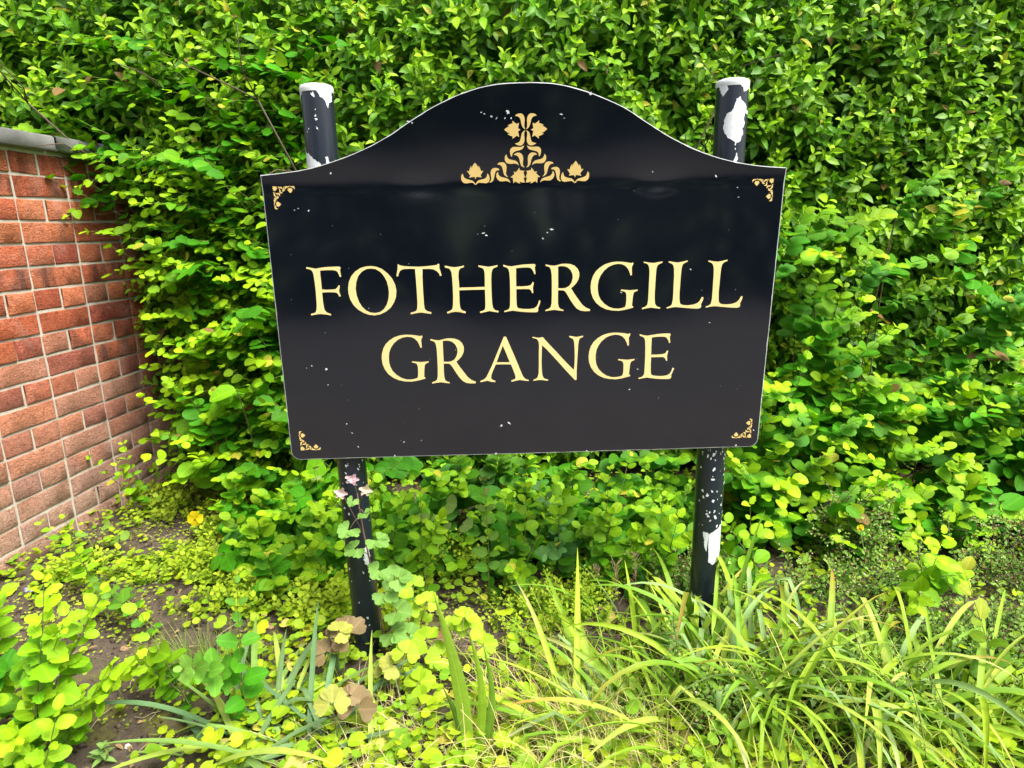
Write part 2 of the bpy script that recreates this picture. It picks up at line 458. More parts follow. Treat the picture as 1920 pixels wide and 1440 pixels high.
# traced outlines of the lettering in tenths of a millimetre on the board
GLYPHS={"F":[[[3,1071],[25,1071],[86,1056],[199,1032],[342,1055],[494,1065],[653,1068],[715,1067],[745,1047],[743,1025],[728,1007],[729,968],[740,848],[710,843],[693,898],[666,956],[629,983],[567,993],[435,996],[295,990],[291,898],[295,765],[296,578],[398,571],[541,573],[604,585],[638,615],[662,659],[693,658],[685,605],[668,543],[677,489],[697,421],[662,416],[644,463],[611,498],[554,510],[429,517],[295,511],[295,363],[301,228],[315,128],[355,73],[452,30],[443,0],[351,23],[217,40],[108,29],[12,13],[6,45],[85,66],[122,87],[138,141],[152,232],[157,393],[158,581],[153,768],[143,910],[127,972],[99,1008],[48,1027],[0,1038]]],"T":[[[42,1107],[65,1102],[82,1083],[179,1062],[318,1053],[495,1044],[644,1050],[785,1061],[888,1072],[912,1088],[927,1102],[952,1087],[946,1004],[966,939],[990,841],[952,833],[936,884],[891,936],[828,975],[744,992],[576,994],[568,827],[566,613],[568,378],[571,208],[583,113],[623,69],[726,38],[719,0],[620,17],[493,37],[384,24],[269,1],[261,35],[357,61],[396,84],[416,136],[426,240],[427,381],[425,616],[419,849],[416,997],[297,1004],[175,1002],[118,985],[84,958],[58,913],[37,846],[0,847],[12,914],[30,987],[39,1051]]],"H":[[[0,1055],[24,1059],[111,1038],[214,1022],[326,1034],[421,1055],[420,1023],[344,996],[314,965],[298,909],[290,807],[299,686],[299,576],[592,576],[866,580],[870,729],[870,869],[858,953],[822,991],[738,1020],[739,1053],[832,1037],[958,1016],[1067,1032],[1156,1050],[1155,1016],[1075,985],[1041,949],[1023,884],[1012,745],[1011,539],[1013,350],[1021,189],[1037,103],[1079,59],[1160,38],[1149,3],[1049,22],[955,40],[859,21],[749,0],[740,34],[822,56],[856,88],[868,183],[869,354],[866,519],[590,520],[297,517],[296,367],[295,215],[310,115],[346,71],[426,41],[415,3],[316,23],[203,41],[107,29],[16,8],[3,41],[90,73],[129,105],[147,200],[157,370],[158,577],[154,764],[143,904],[122,964],[91,997],[3,1022]]],"E":[[[0,1062],[23,1061],[103,1036],[187,1025],[291,1041],[432,1059],[563,1065],[686,1065],[714,1051],[713,1019],[696,996],[703,940],[713,851],[688,840],[670,894],[637,955],[600,984],[544,994],[412,994],[285,981],[281,800],[282,583],[405,582],[538,589],[604,606],[629,638],[648,673],[676,661],[663,605],[651,549],[655,492],[661,435],[633,428],[617,469],[594,503],[556,521],[423,524],[283,524],[280,350],[284,179],[300,116],[340,94],[435,80],[550,75],[665,89],[732,130],[766,196],[786,267],[817,252],[804,186],[780,129],[762,91],[767,39],[745,4],[664,0],[511,6],[339,25],[196,49],[100,35],[9,18],[0,44],[82,69],[121,102],[137,173],[143,353],[145,560],[144,747],[135,897],[115,971],[74,1004],[9,1027]]],"R":[[[13,1051],[31,1051],[111,1031],[205,1020],[281,1036],[366,1056],[460,1060],[564,1049],[658,1010],[725,943],[758,864],[761,789],[740,705],[693,626],[636,566],[579,519],[641,415],[727,290],[824,155],[910,81],[1007,40],[1002,2],[892,0],[796,14],[709,62],[642,140],[565,256],[488,390],[450,448],[403,477],[289,480],[286,329],[288,177],[305,100],[345,61],[412,40],[407,13],[316,28],[206,45],[105,36],[9,19],[0,45],[86,76],[125,114],[142,189],[150,379],[151,615],[148,821],[134,924],[111,980],[73,1004],[17,1019]],[[290,999],[356,1010],[432,1005],[507,976],[574,909],[612,820],[614,736],[588,643],[536,569],[460,528],[374,520],[291,527],[291,752]]],"G":[[[921,1061],[946,1056],[940,1016],[914,967],[916,883],[918,784],[887,780],[867,848],[829,929],[764,997],[691,1030],[609,1041],[501,1025],[393,979],[294,896],[223,799],[179,693],[160,576],[163,459],[182,359],[229,258],[313,165],[415,94],[526,55],[637,50],[728,64],[783,86],[799,136],[806,236],[805,354],[785,409],[748,432],[679,447],[682,475],[784,463],[885,452],[967,459],[1059,466],[1055,439],[987,413],[965,378],[951,287],[942,187],[937,105],[967,86],[963,63],[876,42],[766,17],[638,0],[490,10],[352,41],[231,103],[129,187],[55,298],[13,417],[0,535],[11,661],[50,785],[113,887],[203,969],[319,1038],[445,1075],[563,1088],[690,1083],[799,1068],[899,1048]]],"A":[[[567,1050],[618,1048],[692,864],[789,627],[878,398],[959,186],[995,108],[1041,59],[1125,28],[1110,7],[1012,19],[914,38],[815,19],[721,0],[712,29],[797,60],[817,94],[808,151],[764,277],[715,406],[543,414],[367,413],[307,279],[268,185],[256,108],[274,65],[352,29],[347,0],[263,12],[170,39],[86,22],[6,8],[0,34],[87,70],[145,121],[194,215],[292,413],[401,665],[499,897]],[[539,845],[596,707],[689,459],[545,461],[389,465],[461,654]]],"N":[[[0,1030],[23,1029],[106,1009],[171,1007],[222,1020],[245,1010],[364,871],[549,669],[735,456],[875,310],[945,241],[959,374],[963,583],[958,772],[946,904],[920,961],[837,1005],[837,1035],[911,1022],[999,1005],[1078,1017],[1150,1032],[1152,1002],[1087,975],[1060,938],[1043,836],[1033,676],[1020,439],[1008,220],[1007,4],[970,0],[828,158],[641,373],[455,587],[317,741],[220,833],[209,649],[204,432],[210,241],[220,135],[251,67],[293,47],[358,26],[344,2],[264,14],[171,26],[86,19],[20,4],[11,30],[77,57],[115,100],[135,186],[141,367],[143,604],[150,839],[142,914],[110,971],[69,991],[4,1007]]],"I":[[[13,1052],[36,1051],[136,1031],[227,1019],[327,1036],[430,1052],[434,1025],[355,991],[320,956],[302,885],[293,724],[288,545],[283,364],[285,218],[297,117],[340,57],[422,27],[411,3],[314,16],[212,32],[111,21],[10,0],[0,28],[82,58],[122,103],[138,203],[142,367],[145,593],[151,772],[145,898],[119,978],[82,1010],[18,1030]]],"L":[[[8,1064],[31,1064],[132,1044],[223,1035],[332,1053],[431,1078],[436,1051],[361,1017],[326,982],[306,906],[295,728],[289,547],[282,366],[288,220],[301,138],[326,105],[382,86],[493,80],[612,94],[694,124],[748,173],[794,261],[830,252],[821,190],[796,132],[779,95],[792,49],[765,9],[700,0],[561,8],[375,28],[198,48],[106,37],[10,18],[0,42],[78,70],[118,105],[137,206],[142,369],[142,551],[145,749],[137,901],[116,977],[79,1014],[14,1038]]],"O":[[[543,1083],[649,1068],[770,1017],[888,921],[979,804],[1038,669],[1056,535],[1039,400],[991,284],[912,169],[798,80],[667,20],[539,0],[414,17],[291,65],[179,140],[88,242],[26,370],[0,496],[0,612],[29,754],[92,877],[189,976],[300,1044],[418,1077]],[[535,1031],[636,1015],[730,956],[804,861],[859,745],[886,610],[889,485],[870,359],[826,234],[756,136],[662,70],[552,52],[454,66],[358,113],[274,201],[211,320],[176,456],[164,591],[189,742],[243,874],[330,969],[432,1020]]]}
WORDS=[["F",-4793,8803],["O",-3923,8783],["T",-2845,8787],["H",-1779,8780],["E",-499,8769],["R",423,8768],["G",1437,8759],["I",2598,8780],["L",3157,8765],["L",4042,8764],["G",-3294,7243],["R",-2189,7167],["A",-1085,7184],["N",126,7183],["G",1406,7179],["E",2561,7151]]
EMBLEM=[[[-222,1343],[-195,1365],[-155,1380],[-108,1383],[-73,1371],[-44,1341],[-27,1294],[-24,1239],[-29,1174],[-29,1130],[-18,1092],[-6,1074],[-32,1084],[-61,1109],[-82,1147],[-97,1202],[-108,1257],[-131,1301],[-161,1323],[-190,1332],[-219,1335]],[[-6,1056],[-29,1015],[-32,965],[-23,899],[-25,838],[-44,794],[-79,759],[-120,754],[-161,760],[-196,777],[-223,797],[-196,805],[-155,813],[-126,834],[-108,878],[-94,944],[-79,1005],[-50,1037]],[[-447,1071],[-412,1103],[-371,1127],[-336,1138],[-377,1152],[-324,1178],[-272,1194],[-277,1243],[-231,1210],[-187,1179],[-143,1203],[-149,1148],[-158,1094],[-108,1066],[-158,1036],[-146,978],[-135,923],[-190,951],[-231,919],[-278,887],[-272,936],[-325,953],[-377,985],[-331,998],[-383,1020]],[[-28,762],[-45,712],[-71,681],[-121,663],[-188,648],[-241,630],[-272,599],[-285,532],[-305,542],[-322,590],[-328,653],[-311,697],[-274,725],[-214,730],[-148,726],[-88,728],[-48,746]],[[-248,570],[-221,598],[-168,613],[-121,611],[-81,586],[-54,541],[-48,484],[-54,408],[-51,357],[-17,312],[-61,325],[-95,358],[-111,409],[-125,473],[-148,524],[-181,556],[-215,566]],[[-405,585],[-392,547],[-369,502],[-329,479],[-262,465],[-202,449],[-162,416],[-138,355],[-182,385],[-235,395],[-296,390],[-363,394],[-409,420],[-436,472],[-435,535]],[[-128,310],[-121,259],[-74,249],[-14,241],[-41,213],[-27,165],[-4,100],[-37,113],[-27,62],[-10,3],[-68,4],[-128,25],[-108,-21],[-162,0],[-216,30],[-253,-12],[-260,47],[-266,105],[-317,115],[-276,146],[-229,187],[-249,233],[-199,216],[-162,263]],[[-596,389],[-569,414],[-510,427],[-457,423],[-416,389],[-398,332],[-402,265],[-411,197],[-396,151],[-358,120],[-405,132],[-447,164],[-467,221],[-481,289],[-502,340],[-534,371],[-581,380]],[[-547,278],[-576,304],[-629,314],[-682,309],[-718,281],[-736,231],[-734,169],[-723,112],[-729,61],[-769,13],[-727,18],[-685,49],[-667,100],[-654,167],[-636,229],[-606,260],[-559,264]],[[-583,234],[-571,177],[-536,137],[-477,116],[-411,101],[-358,77],[-334,43],[-317,0],[-364,32],[-418,41],[-483,34],[-543,38],[-590,76],[-619,133],[-612,195]],[[-1325,207],[-1317,168],[-1294,122],[-1248,96],[-1177,75],[-1118,57],[-1083,22],[-1058,-10],[-1058,-30],[-1084,-15],[-1113,17],[-1160,18],[-1232,7],[-1297,9],[-1343,43],[-1363,95],[-1362,157],[-1346,196]],[[-802,209],[-773,164],[-759,107],[-762,62],[-792,17],[-840,0],[-911,10],[-988,17],[-1024,-2],[-1051,-30],[-1054,-7],[-1029,38],[-993,66],[-928,82],[-862,97],[-827,125],[-811,170]],[[-1067,428],[-1036,394],[-1007,354],[-996,314],[-989,370],[-960,314],[-940,257],[-890,259],[-920,212],[-950,170],[-927,127],[-992,134],[-1040,137],[-1061,84],[-1078,138],[-1134,133],[-1200,120],[-1169,165],[-1204,216],[-1239,262],[-1188,256],[-1179,301],[-1148,367],[-1137,317],[-1119,356],[-1095,395]]]

# ------------------------------------------------------------------ ground
def vnoise(x, y, seed=0):
    """cheap smooth 2-D noise"""
    r = np.random.default_rng(seed)
    out = np.zeros_like(x)
    for k in range(7):
        a = r.uniform(0, 6.28); f = 1.0 * 1.75 ** k
        b = r.uniform(0, 6.28)
        out += np.sin((x * math.cos(a) + y * math.sin(a)) * f + b + 1.3 * np.sin((x * math.sin(a) - y * math.cos(a)) * f * 0.7 + b * 2)) / 1.5 ** k
    return out / 2.2


def soil_z(x, y):
    return 0.018 * vnoise(x * 2.2, y * 2.2, 3) + 0.008 * vnoise(x * 12, y * 12, 4) + 0.004 * vnoise(x * 42, y * 42, 5)


def sheet(name, x0, x1, y0, y1, z, mat, nx=2, ny=2, zf=None):
    gx = nx if isinstance(nx, np.ndarray) else np.linspace(x0, x1, nx)
    gy = ny if isinstance(ny, np.ndarray) else np.linspace(y0, y1, ny)
    nx, ny = len(gx), len(gy)
    X, Y = np.meshgrid(gx, gy)
    Z = np.full_like(X, z) if zf is None else zf(X, Y) + z
    V = np.stack([X, Y, Z], -1).reshape(-1, 3)
    i = np.arange(nx * ny).reshape(ny, nx)
    a, b, c, d = i[:-1, :-1].ravel(), i[:-1, 1:].ravel(), i[1:, 1:].ravel(), i[1:, :-1].ravel()
    T = np.concatenate([np.stack([a, b, c], 1), np.stack([a, c, d], 1)])
    o = link(name, np_mesh(name, V, T), mat)
    return tag(o, kind='structure')


sheet('ground', -200, 200, -200, 200, -0.09, MAT['far_ground'], 9, 9)
sheet('garden_soil', -4.5, 4.5, -0.86, 3.6, 0.0, MAT['soil'],
      np.concatenate([np.linspace(-4.5, -1.75, 25), np.linspace(-1.74, 1.4, 330), np.linspace(1.42, 4.5, 30)]),
      np.concatenate([np.linspace(-0.86, -0.6, 8), np.linspace(-0.59, 1.2, 190), np.linspace(1.25, 3.6, 20)]), soil_z)
sheet('pavement', -40, 40, -2.7, -0.98, -0.05, MAT['pavement'], 41, 6)
sheet('road', -40, 40, -6.9, -2.7, -0.07, MAT['road'], 41, 6)
kb = Geo()
for k in range(11):
    kb.box((-4.7 + k * 0.915, -0.92, -0.01), (0.452, 0.055, 0.09))
tag(kb.build('kerb', MAT['kerb'], smooth=False), kind='structure')

# ------------------------------------------------------------------ name sign on two posts
TOP = [(-5550, 11798), (-5110, 11834), (-4657, 11890), (-4201, 11990), (-3742, 12131), (-3282, 12305), (-2821, 12530), (-2359, 12806), (-1903, 13059), (-1451, 13259), (-1004, 13406), (-560, 13492), (-7, 13515), (546, 13497), (1101, 13387), (1661, 13193), (2113, 12989), (2571, 12709), (3034, 12436), (3499, 12215), (3967, 12035), (4435, 11907), (4903, 11823), (5616, 11756)]
TOPX = np.array([p[0] for p in TOP]) * 1e-4
TOPZ = np.array([p[1] for p in TOP]) * 1e-4
Z_CREASE = 1.150


def catmull(xs, ys, q):
    """smooth interpolation through the outline points"""
    m = np.gradient(ys, xs)
    i = np.clip(np.searchsorted(xs, q) - 1, 0, len(xs) - 2)
    h = xs[i + 1] - xs[i]
    t = (q - xs[i]) / h
    return ((2 * t**3 - 3 * t**2 + 1) * ys[i] + (t**3 - 2 * t**2 + t) * h * m[i] + (-2 * t**3 + 3 * t**2) * ys[i + 1] + (t**3 - t**2) * h * m[i + 1])


def bend(x, z):
    """the sheet is bent forward along a crease below the arch and dented over the posts"""
    x = np.asarray(x, float); z = np.asarray(z, float)
    t = z - Z_CREASE
    y = -0.5 * (np.sqrt(t * t + 0.012 ** 2) + t) * 0.155
    for px, dx in ((-0.225, 0.05), (0.285, 0.04)):
        y = y + 0.0013 * np.exp(-((x - px) / dx) ** 2 - (t / 0.016) ** 2)
    y = y + 0.0011 * np.sin(x * 7.0 + 1.0) * np.cos(z * 5.0) + 0.0005 * np.sin(x * 17 + z * 9)
    y = y - 0.012 * np.clip((z - 0.55) / 0.6, 0, 1) ** 2 * 0.35
    return y


sign = empty('name_sign', (0.0, 0.05, 0.0), 'black arched name sign with gold lettering on two peeling posts', 'sign')
XL0, XL1, XR0, XR1, ZB = -0.5538, -0.5550, 0.5463, 0.5616, 0.5440
RC = 0.020


def sign_xy(s, t):
    """s 0..1 across, t 0..1 up; returns x, z on the board"""
    z_mid = ZB + t * 0.63
    xl = XL0 + (XL1 - XL0) * t
    xr = XR0 + (XR1 - XR0) * t
    x = xl + (xr - xl) * s
    top = catmull(TOPX, TOPZ, np.clip(-0.5550 + (0.5616 + 0.5550) * s, TOPX[0] + 1e-6, TOPX[-1] - 1e-6))
    top = np.where(top > Z_CREASE, Z_CREASE + (top - Z_CREASE) * 0.975, top)      # the bend shortens the arch
    w = xr - xl
    dl = np.minimum(s, 1 - s) * w
    zb = ZB + np.where(dl < RC, RC - np.sqrt(np.maximum(RC ** 2 - (RC - np.minimum(dl, RC)) ** 2, 0)), 0.0)
    return x, zb + (top - zb) * t


def board_mesh():
    c = RC / 1.1
    edge_s = c * (1 - np.cos(np.linspace(0, np.pi / 2, 9)))
    S = np.concatenate([edge_s, np.linspace(c, 1 - c, 110)[1:-1], (1 - edge_s)[::-1]])
    T = np.linspace(0, 1, 96)
    s, t = np.meshgrid(S, T)
    x, z = sign_xy(s, t)
    y = bend(x, z)
    Vf = np.stack([x, y, z], -1).reshape(-1, 3)
    Vb = Vf + np.array([0, 0.003, 0])
    ny, nx = s.shape
    i = np.arange(nx * ny).reshape(ny, nx)
    a, b, c_, d = i[:-1, :-1].ravel(), i[:-1, 1:].ravel(), i[1:, 1:].ravel(), i[1:, :-1].ravel()
    Tf = np.concatenate([np.stack([a, b, c_], 1), np.stack([a, c_, d], 1)])
    rim = np.concatenate([i[0, :], i[1:, -1], i[-1, -2::-1], i[-2:0:-1, 0]])
    return Vf, Tf, Vf[rim]


bf, bt, rim = board_mesh()
board = link('board', np_mesh('board', bf, bt), MAT['board'], sign)
back = link('board_back', np_mesh('board_back', bf + np.array([0, 0.003, 0]), bt[:, ::-1]), MAT['back'], board, False)
# worn edge: a thin lip round the outline
n = len(rim)
ctr = np.array([0.0, 0.0, 0.9])
tan = np.roll(rim, -1, 0) - np.roll(rim, 1, 0)
nrm = np.stack([tan[:, 2], np.zeros(n), -tan[:, 0]], 1)
nrm /= np.linalg.norm(nrm, axis=1)[:, None] + 1e-12
if np.mean(np.sum(nrm * (rim - ctr), 1)) < 0: nrm = -nrm
wv = 0.0005 + 0.0009 * np.abs(vnoise(rim[:, 0] * 40, rim[:, 2] * 40, 11))[:, None]
e0 = rim - nrm * wv + np.array([0, -0.0004, 0])
e1 = rim + nrm * 0.0006 + np.array([0, -0.0004, 0])
e2 = e1 + np.array([0, 0.0042, 0])
idx = np.arange(n); nx_ = np.roll(idx, -1)
T = []
for off0, off1 in ((0, n), (n, 2 * n)):
    T += [np.stack([off0 + idx, off0 + nx_, off1 + nx_], 1), np.stack([off0 + idx, off1 + nx_, off1 + idx], 1)]
link('edge_trim', np_mesh('edge_trim', np.concatenate([e0, e1, e2]), np.concatenate(T), smooth=False), MAT['edge'], board, False)


def flat_shape(loops, lift=0.0006):
    """filled outline lying on the bent board; loops of (x, z)"""
    dense = []
    for lp in loops:
        p = np.array(lp, float)
        p[:, 1] = np.where(p[:, 1] > Z_CREASE, Z_CREASE + (p[:, 1] - Z_CREASE) * 0.975, p[:, 1])
        dense.append(p)
    tri = tessellate_polygon([[Vector((a, b, 0)) for a, b in lp] for lp in dense])
    pts = np.concatenate(dense)
    y = bend(pts[:, 0], pts[:, 1]) - lift
    V = np.stack([pts[:, 0], y, pts[:, 1]], 1)
    T = np.array(tri, int)
    if len(T):
        nn = np.cross(V[T[:, 1]] - V[T[:, 0]], V[T[:, 2]] - V[T[:, 0]])[:, 1]
        T[nn > 0] = T[nn > 0][:, ::-1]
    return V, T


for ch, ox, oz in WORDS:
    loops = [[((ox + a) * 1e-4, (oz + b) * 1e-4) for a, b in lp] for lp in GLYPHS[ch]]
    V, T = flat_shape(loops)
    link('letter', np_mesh('letter', V, T, smooth=False), MAT['gold'], board, False)

AX = (0.00141, 1.15521, 0.00318, 1.26187)      # emblem axis foot and top
g = Geo()
for sgn in (1, -1):
    for lp in EMBLEM:
        p = np.array(lp) * 1e-4
        p[:, 0] *= sgn
        ax = AX[0] + (AX[2] - AX[0]) * p[:, 1] / (AX[3] - AX[1])
        V, T = flat_shape([np.stack([p[:, 0] + ax, p[:, 1] + AX[1]], 1)], 0.0008)
        g.add(V, T)
g.build('emblem', MAT['gold2'], None, False).parent = board
for cxx, czz, sx, sz in ((0.5302, 0.5661, 1, 1), (-0.5324, 0.5662, -1, 1), (-0.5339, 1.1571, -1, -1), (0.5376, 1.1538, 1, -1)):
    g = Geo()
    k = 0.345
    for j, lp in enumerate(EMBLEM[6:]):
        p = np.array(lp) * 1e-4 * k
        for dia in ((0, 1) if j else (0,)):
            if dia: q = np.stack([-p[:, 1], -p[:, 0]], 1)
            else: q = p.copy()
            V, T = flat_shape([np.stack([cxx + sx * q[:, 0], czz + sz * q[:, 1]], 1)], 0.0008)
            g.add(V, T)
    g.build('corner_ornament', MAT['gold2'], None, False).parent = board


def blob(cx, cz, r, rng, n=9, stretch=1.0, ang=0.0):
    th = np.linspace(0, 2 * np.pi, n, endpoint=False)
    rr = r * (0.3 + 1.15 * rng.random(n))
    x, z = rr * np.cos(th) * stretch, rr * np.sin(th) / stretch
    return np.stack([cx + x * math.cos(ang) - z * math.sin(ang), cz + x * math.sin(ang) + z * math.cos(ang)], 1)


CHIPS = [(-2381, 12816, 36), (-2305, 12784, 24), (-874, 12971, 24), (-819, 12939, 24), (-676, 12884, 30), (-565, 12851, 30), (-398, 12849, 24), (-329, 12952, 60), (-264, 12847, 24), (766, 12904, 30), (-4927, 11079, 18), (-4844, 11110, 18), (-4622, 11062, 24), (834, 12830, 18), (-914, 10520, 36), (-846, 10474, 30), (-1031, 10500, 18), (574, 10570, 36), (386, 10381, 24), (481, 10504, 18), (-4875, 7670, 30), (-4558, 7588, 36), (-4999, 7624, 14), (-4554, 7214, 24), (4104, 11618, 36), (4596, 11367, 18), (4631, 11166, 18), (1369, 13301, 48), (2737, 11730, 24), (-4081, 11816, 24), (-623, 6147, 60), (-435, 6194, 42), (-4205, 6276, 24), (-4099, 6053, 24), (-3977, 5710, 24), (-2915, 5796, 24), (-2503, 5823, 18), (-765, 5454, 30), (4947, 5482, 30), (5345, 5843, 24), (2537, 7402, 24), (3378, 7380, 24), (2363, 6926, 24), (4154, 8438, 24), (3661, 9643, 24), (2120, 9170, 18), (-3147, 5465, 26), (1381, 5460, 26)]
r2 = np.random.default_rng(21)
g = Geo()
for x, z, r in CHIPS:
    V, T = flat_shape([blob(x * 1e-4, z * 1e-4, r * 0.68e-4, r2, 8, 1.0 + 0.7 * r2.random(), r2.uniform(-1, 1))], 0.0005)
    g.add(V, T)
for _ in range(40):      # fine specks
    x, z = r2.uniform(-0.53, 0.53), r2.uniform(0.56, 1.2)
    V, T = flat_shape([blob(x, z, r2.uniform(0.0003, 0.0008), r2, 6)], 0.0005)
    g.add(V, T)
g.build('chipped_paint', MAT['white'], None, False).parent = board
tag(bpy.data.objects['chipped_paint'], kind='stuff')

POST_R = 0.0342


def post(xb, xt, ztop, patches, flecks, rng):
    """round post with a white cap; patches are (angle from the camera side in degrees, height, half width deg, half height m)"""
    zs = np.linspace(-0.25, ztop - 0.012, 40)
    axis = lambda z: np.array([xb + (xt - xb) * (z / ztop), 0.05])
    th = np.linspace(0, 2 * np.pi, 40, endpoint=False)
    V = np.array([[axis(z)[0] + POST_R * math.sin(a), axis(z)[1] - POST_R * math.cos(a), z] for z in zs for a in th])
    i = np.arange(len(V)).reshape(len(zs), 40)
    j = np.roll(i, -1, 1)
    T = np.concatenate([np.stack([i[:-1].ravel(), j[:-1].ravel(), j[1:].ravel()], 1), np.stack([i[:-1].ravel(), j[1:].ravel(), i[1:].ravel()], 1)])
    po = link('post', np_mesh('post', V, T), MAT['post'], sign)
    # cap: rim and shallow dome
    prof = [(POST_R + 0.0006, -0.013), (POST_R + 0.0014, -0.008), (POST_R + 0.0014, -0.003), (POST_R - 0.001, 0.001), (POST_R - 0.008, 0.0035), (0.0001, 0.0045)]
    ax = axis(ztop)
    V = np.array([[ax[0] + r * math.sin(a), ax[1] - r * math.cos(a), ztop + z] for r, z in prof for a in th])
    i = np.arange(len(V)).reshape(len(prof), 40); j = np.roll(i, -1, 1)
    T = np.concatenate([np.stack([i[:-1].ravel(), j[:-1].ravel(), j[1:].ravel()], 1), np.stack([i[:-1].ravel(), j[1:].ravel(), i[1:].ravel()], 1)])
    link('cap', np_mesh('cap', V, T), MAT['white'], po, False)

    def wrap(poly):
        p = np.asarray(poly, float)
        if len(p) < 3: return
        p = np.asarray(poly, float)
        tri = np.array(tessellate_polygon([[Vector((a, b, 0)) for a, b in p]]), int)
        # refine once so the patch follows the curve
        a = p[:, 0]
        R = POST_R + 0.0007
        axx = xb + (xt - xb) * p[:, 1] / ztop
        V = np.stack([axx + R * np.sin(a), 0.05 - R * np.cos(a), p[:, 1]], 1)
        nn = np.cross(V[tri[:, 1]] - V[tri[:, 0]], V[tri[:, 2]] - V[tri[:, 0]])
        cen = V[tri].mean(1); rad = np.stack([cen[:, 0] - axx.mean(), cen[:, 1] - 0.05, 0 * cen[:, 0]], 1)
        fl = (nn * rad).sum(1) < 0
        tri[fl] = tri[fl][:, ::-1]
        g.add(V, tri)
    for poly in patches:
        g = Geo()
        # irregular outline given as (deg, z); cut into narrow upright strips that hug the curve
        p = np.array(poly, float)
        p[:, 0] = np.radians(p[:, 0])
        # roughen the edge
        q = []
        for k in range(len(p)):
            a, b = p[k], p[(k + 1) % len(p)]
            m = max(2, int(np.hypot((b[0] - a[0]) * POST_R, b[1] - a[1]) / 0.0035))
            for t in np.linspace(0, 1, m, endpoint=False):
                w = a + (b - a) * t
                q.append((w[0] + rng.normal(0, 0.028), w[1] + rng.normal(0, 0.0009)))
        q = np.array(q)
        a0, a1 = q[:, 0].min(), q[:, 0].max()
        nst = max(1, int((a1 - a0) / math.radians(9)))
        for s in range(nst):
            lo, hi = a0 + (a1 - a0) * s / nst, a0 + (a1 - a0) * (s + 1) / nst
            c = clip_band(q, lo, hi)
            if len(c) >= 3: wrap(c)
        pl = g.build('peeled_patch', MAT['white'], None, False)
        pl.parent = po
        tag(pl, label='white patch where the dark paint has peeled off')
    g = Geo()
    for deg, z, r in flecks:
        th0 = math.radians(deg)
        b = blob(0, 0, r, rng, 8, 1.0 + 0.4 * rng.random(), rng.uniform(1.0, 2.2))
        wrap(np.stack([th0 + b[:, 0] / POST_R, z + b[:, 1]], 1))
    pl = g.build('paint_flecks', MAT['white'], None, False)
    pl.parent = po
    tag(pl, kind='stuff')
    return po


def clip_band(poly, lo, hi):
    def clip(P, x, keep_right):
        out = []
        for k in range(len(P)):
            a, b = P[k], P[(k + 1) % len(P)]
            ia = a[0] >= x if keep_right else a[0] <= x
            ib = b[0] >= x if keep_right else b[0] <= x
            if ia: out.append(a)
            if ia != ib:
                t = (x - a[0]) / (b[0] - a[0])
                out.append(a + (b - a) * t)
        return out
    P = clip(list(poly), lo, True)
    if len(P) < 3: return []
    P = clip(P, hi, False)
    return np.array(P) if len(P) >= 3 else []


r3 = np.random.default_rng(5)
zl = 1.361
left_patches = [
    [(8, zl - .012), (70, zl - .012), (72, zl - .03), (55, zl - .035), (48, zl - .046), (42, zl - .033), (30, zl - .028), (18, zl - .018)],
    [(-75, zl - .012), (-45, zl - .012), (-50, zl - .018), (-60, zl - .022), (-62, zl - .04), (-68, zl - .025)],
    [(-62, zl - .132), (-40, zl - .136), (-18, zl - .150), (5, zl - .158), (8, zl - .180), (0, zl - .23), (-75, zl - .23), (-78, zl - .17)],
    [(-84, zl - .095), (-72, zl - .10), (-66, zl - .13), (-80, zl - .14)],
    [(22, zl - .146), (32, zl - .143), (36, zl - .156), (56, zl - .158), (62, zl - .150), (60, zl - .168), (38, zl - .170), (26, zl - .164)],
    [(-10, zl - .018), (2, zl - .016), (4, zl - .026), (-6, zl - .022)]]
lf = [(2, zl - .062, .0028), (3, zl - .069, .0028), (4, zl - .087, .0028), (3, zl - .05, .0011), (-28, zl - .087, .0022), (-36, zl - .093, .0015), (-4, zl - .155, .0018), (-30, zl - .152, .0013)]
for _ in range(26): lf.append((r3.uniform(-70, 70), r3.uniform(0.06, 0.53), r3.uniform(.001, .0038)))
for _ in range(14): lf.append((r3.uniform(-60, 60), r3.uniform(0.50, 0.545), r3.uniform(.001, .003)))
low_l = [[(20, .300), (48, .305), (56, .275), (44, .255), (26, .258), (30, .28)], [(-80, .34), (-60, .33), (-62, .30), (-78, .31)]]
post(-0.4226, -0.4377, zl, left_patches + low_l, lf, r3)
zr = 1.3595
right_patches = [
    [(-70, zl - .014), (-38, zl - .014), (-32, zl - .022), (-48, zl - .034), (-62, zl - .028)],
    [(12, zl - .014), (72, zl - .013), (66, zl - .02), (40, zl - .024), (24, zl - .028), (18, zl - .02)],
    [(2, zl - .040), (10, zl - .038), (16, zl - .046), (34, zl - .05), (44, zl - .064), (62, zl - .064), (54, zl - .072), (34, zl - .07), (32, zl - .08), (38, zl - .09), (28, zl - .1), (32, zl - .11), (18, zl - .128), (4, zl - .13), (-20, zl - .122), (-38, zl - .112), (-44, zl - .098), (-42, zl - .082), (-30, zl - .07), (-14, zl - .064), (-4, zl - .05)],
    [(6, zl - .155), (12, zl - .152), (14, zl - .165), (4, zl - .178), (-10, zl - .178)],
    [(-36, .318), (-10, .312), (18, .322), (52, .335), (56, .255), (44, .235), (12, .228), (-10, .235), (-8, .255), (-26, .275)]]
rf = [(2, zl - .134, .0022), (2, zl - .143, .002), (70, zl - .08, .002)]
for _ in range(46): rf.append((r3.uniform(-60, 72), r3.uniform(0.33, 0.535), r3.uniform(.001, .0042)))
for _ in range(20): rf.append((r3.uniform(-60, 72), r3.uniform(0.505, 0.54), r3.uniform(.001, .0035)))
post(0.4526, 0.4561, zr, right_patches, rf, r3)

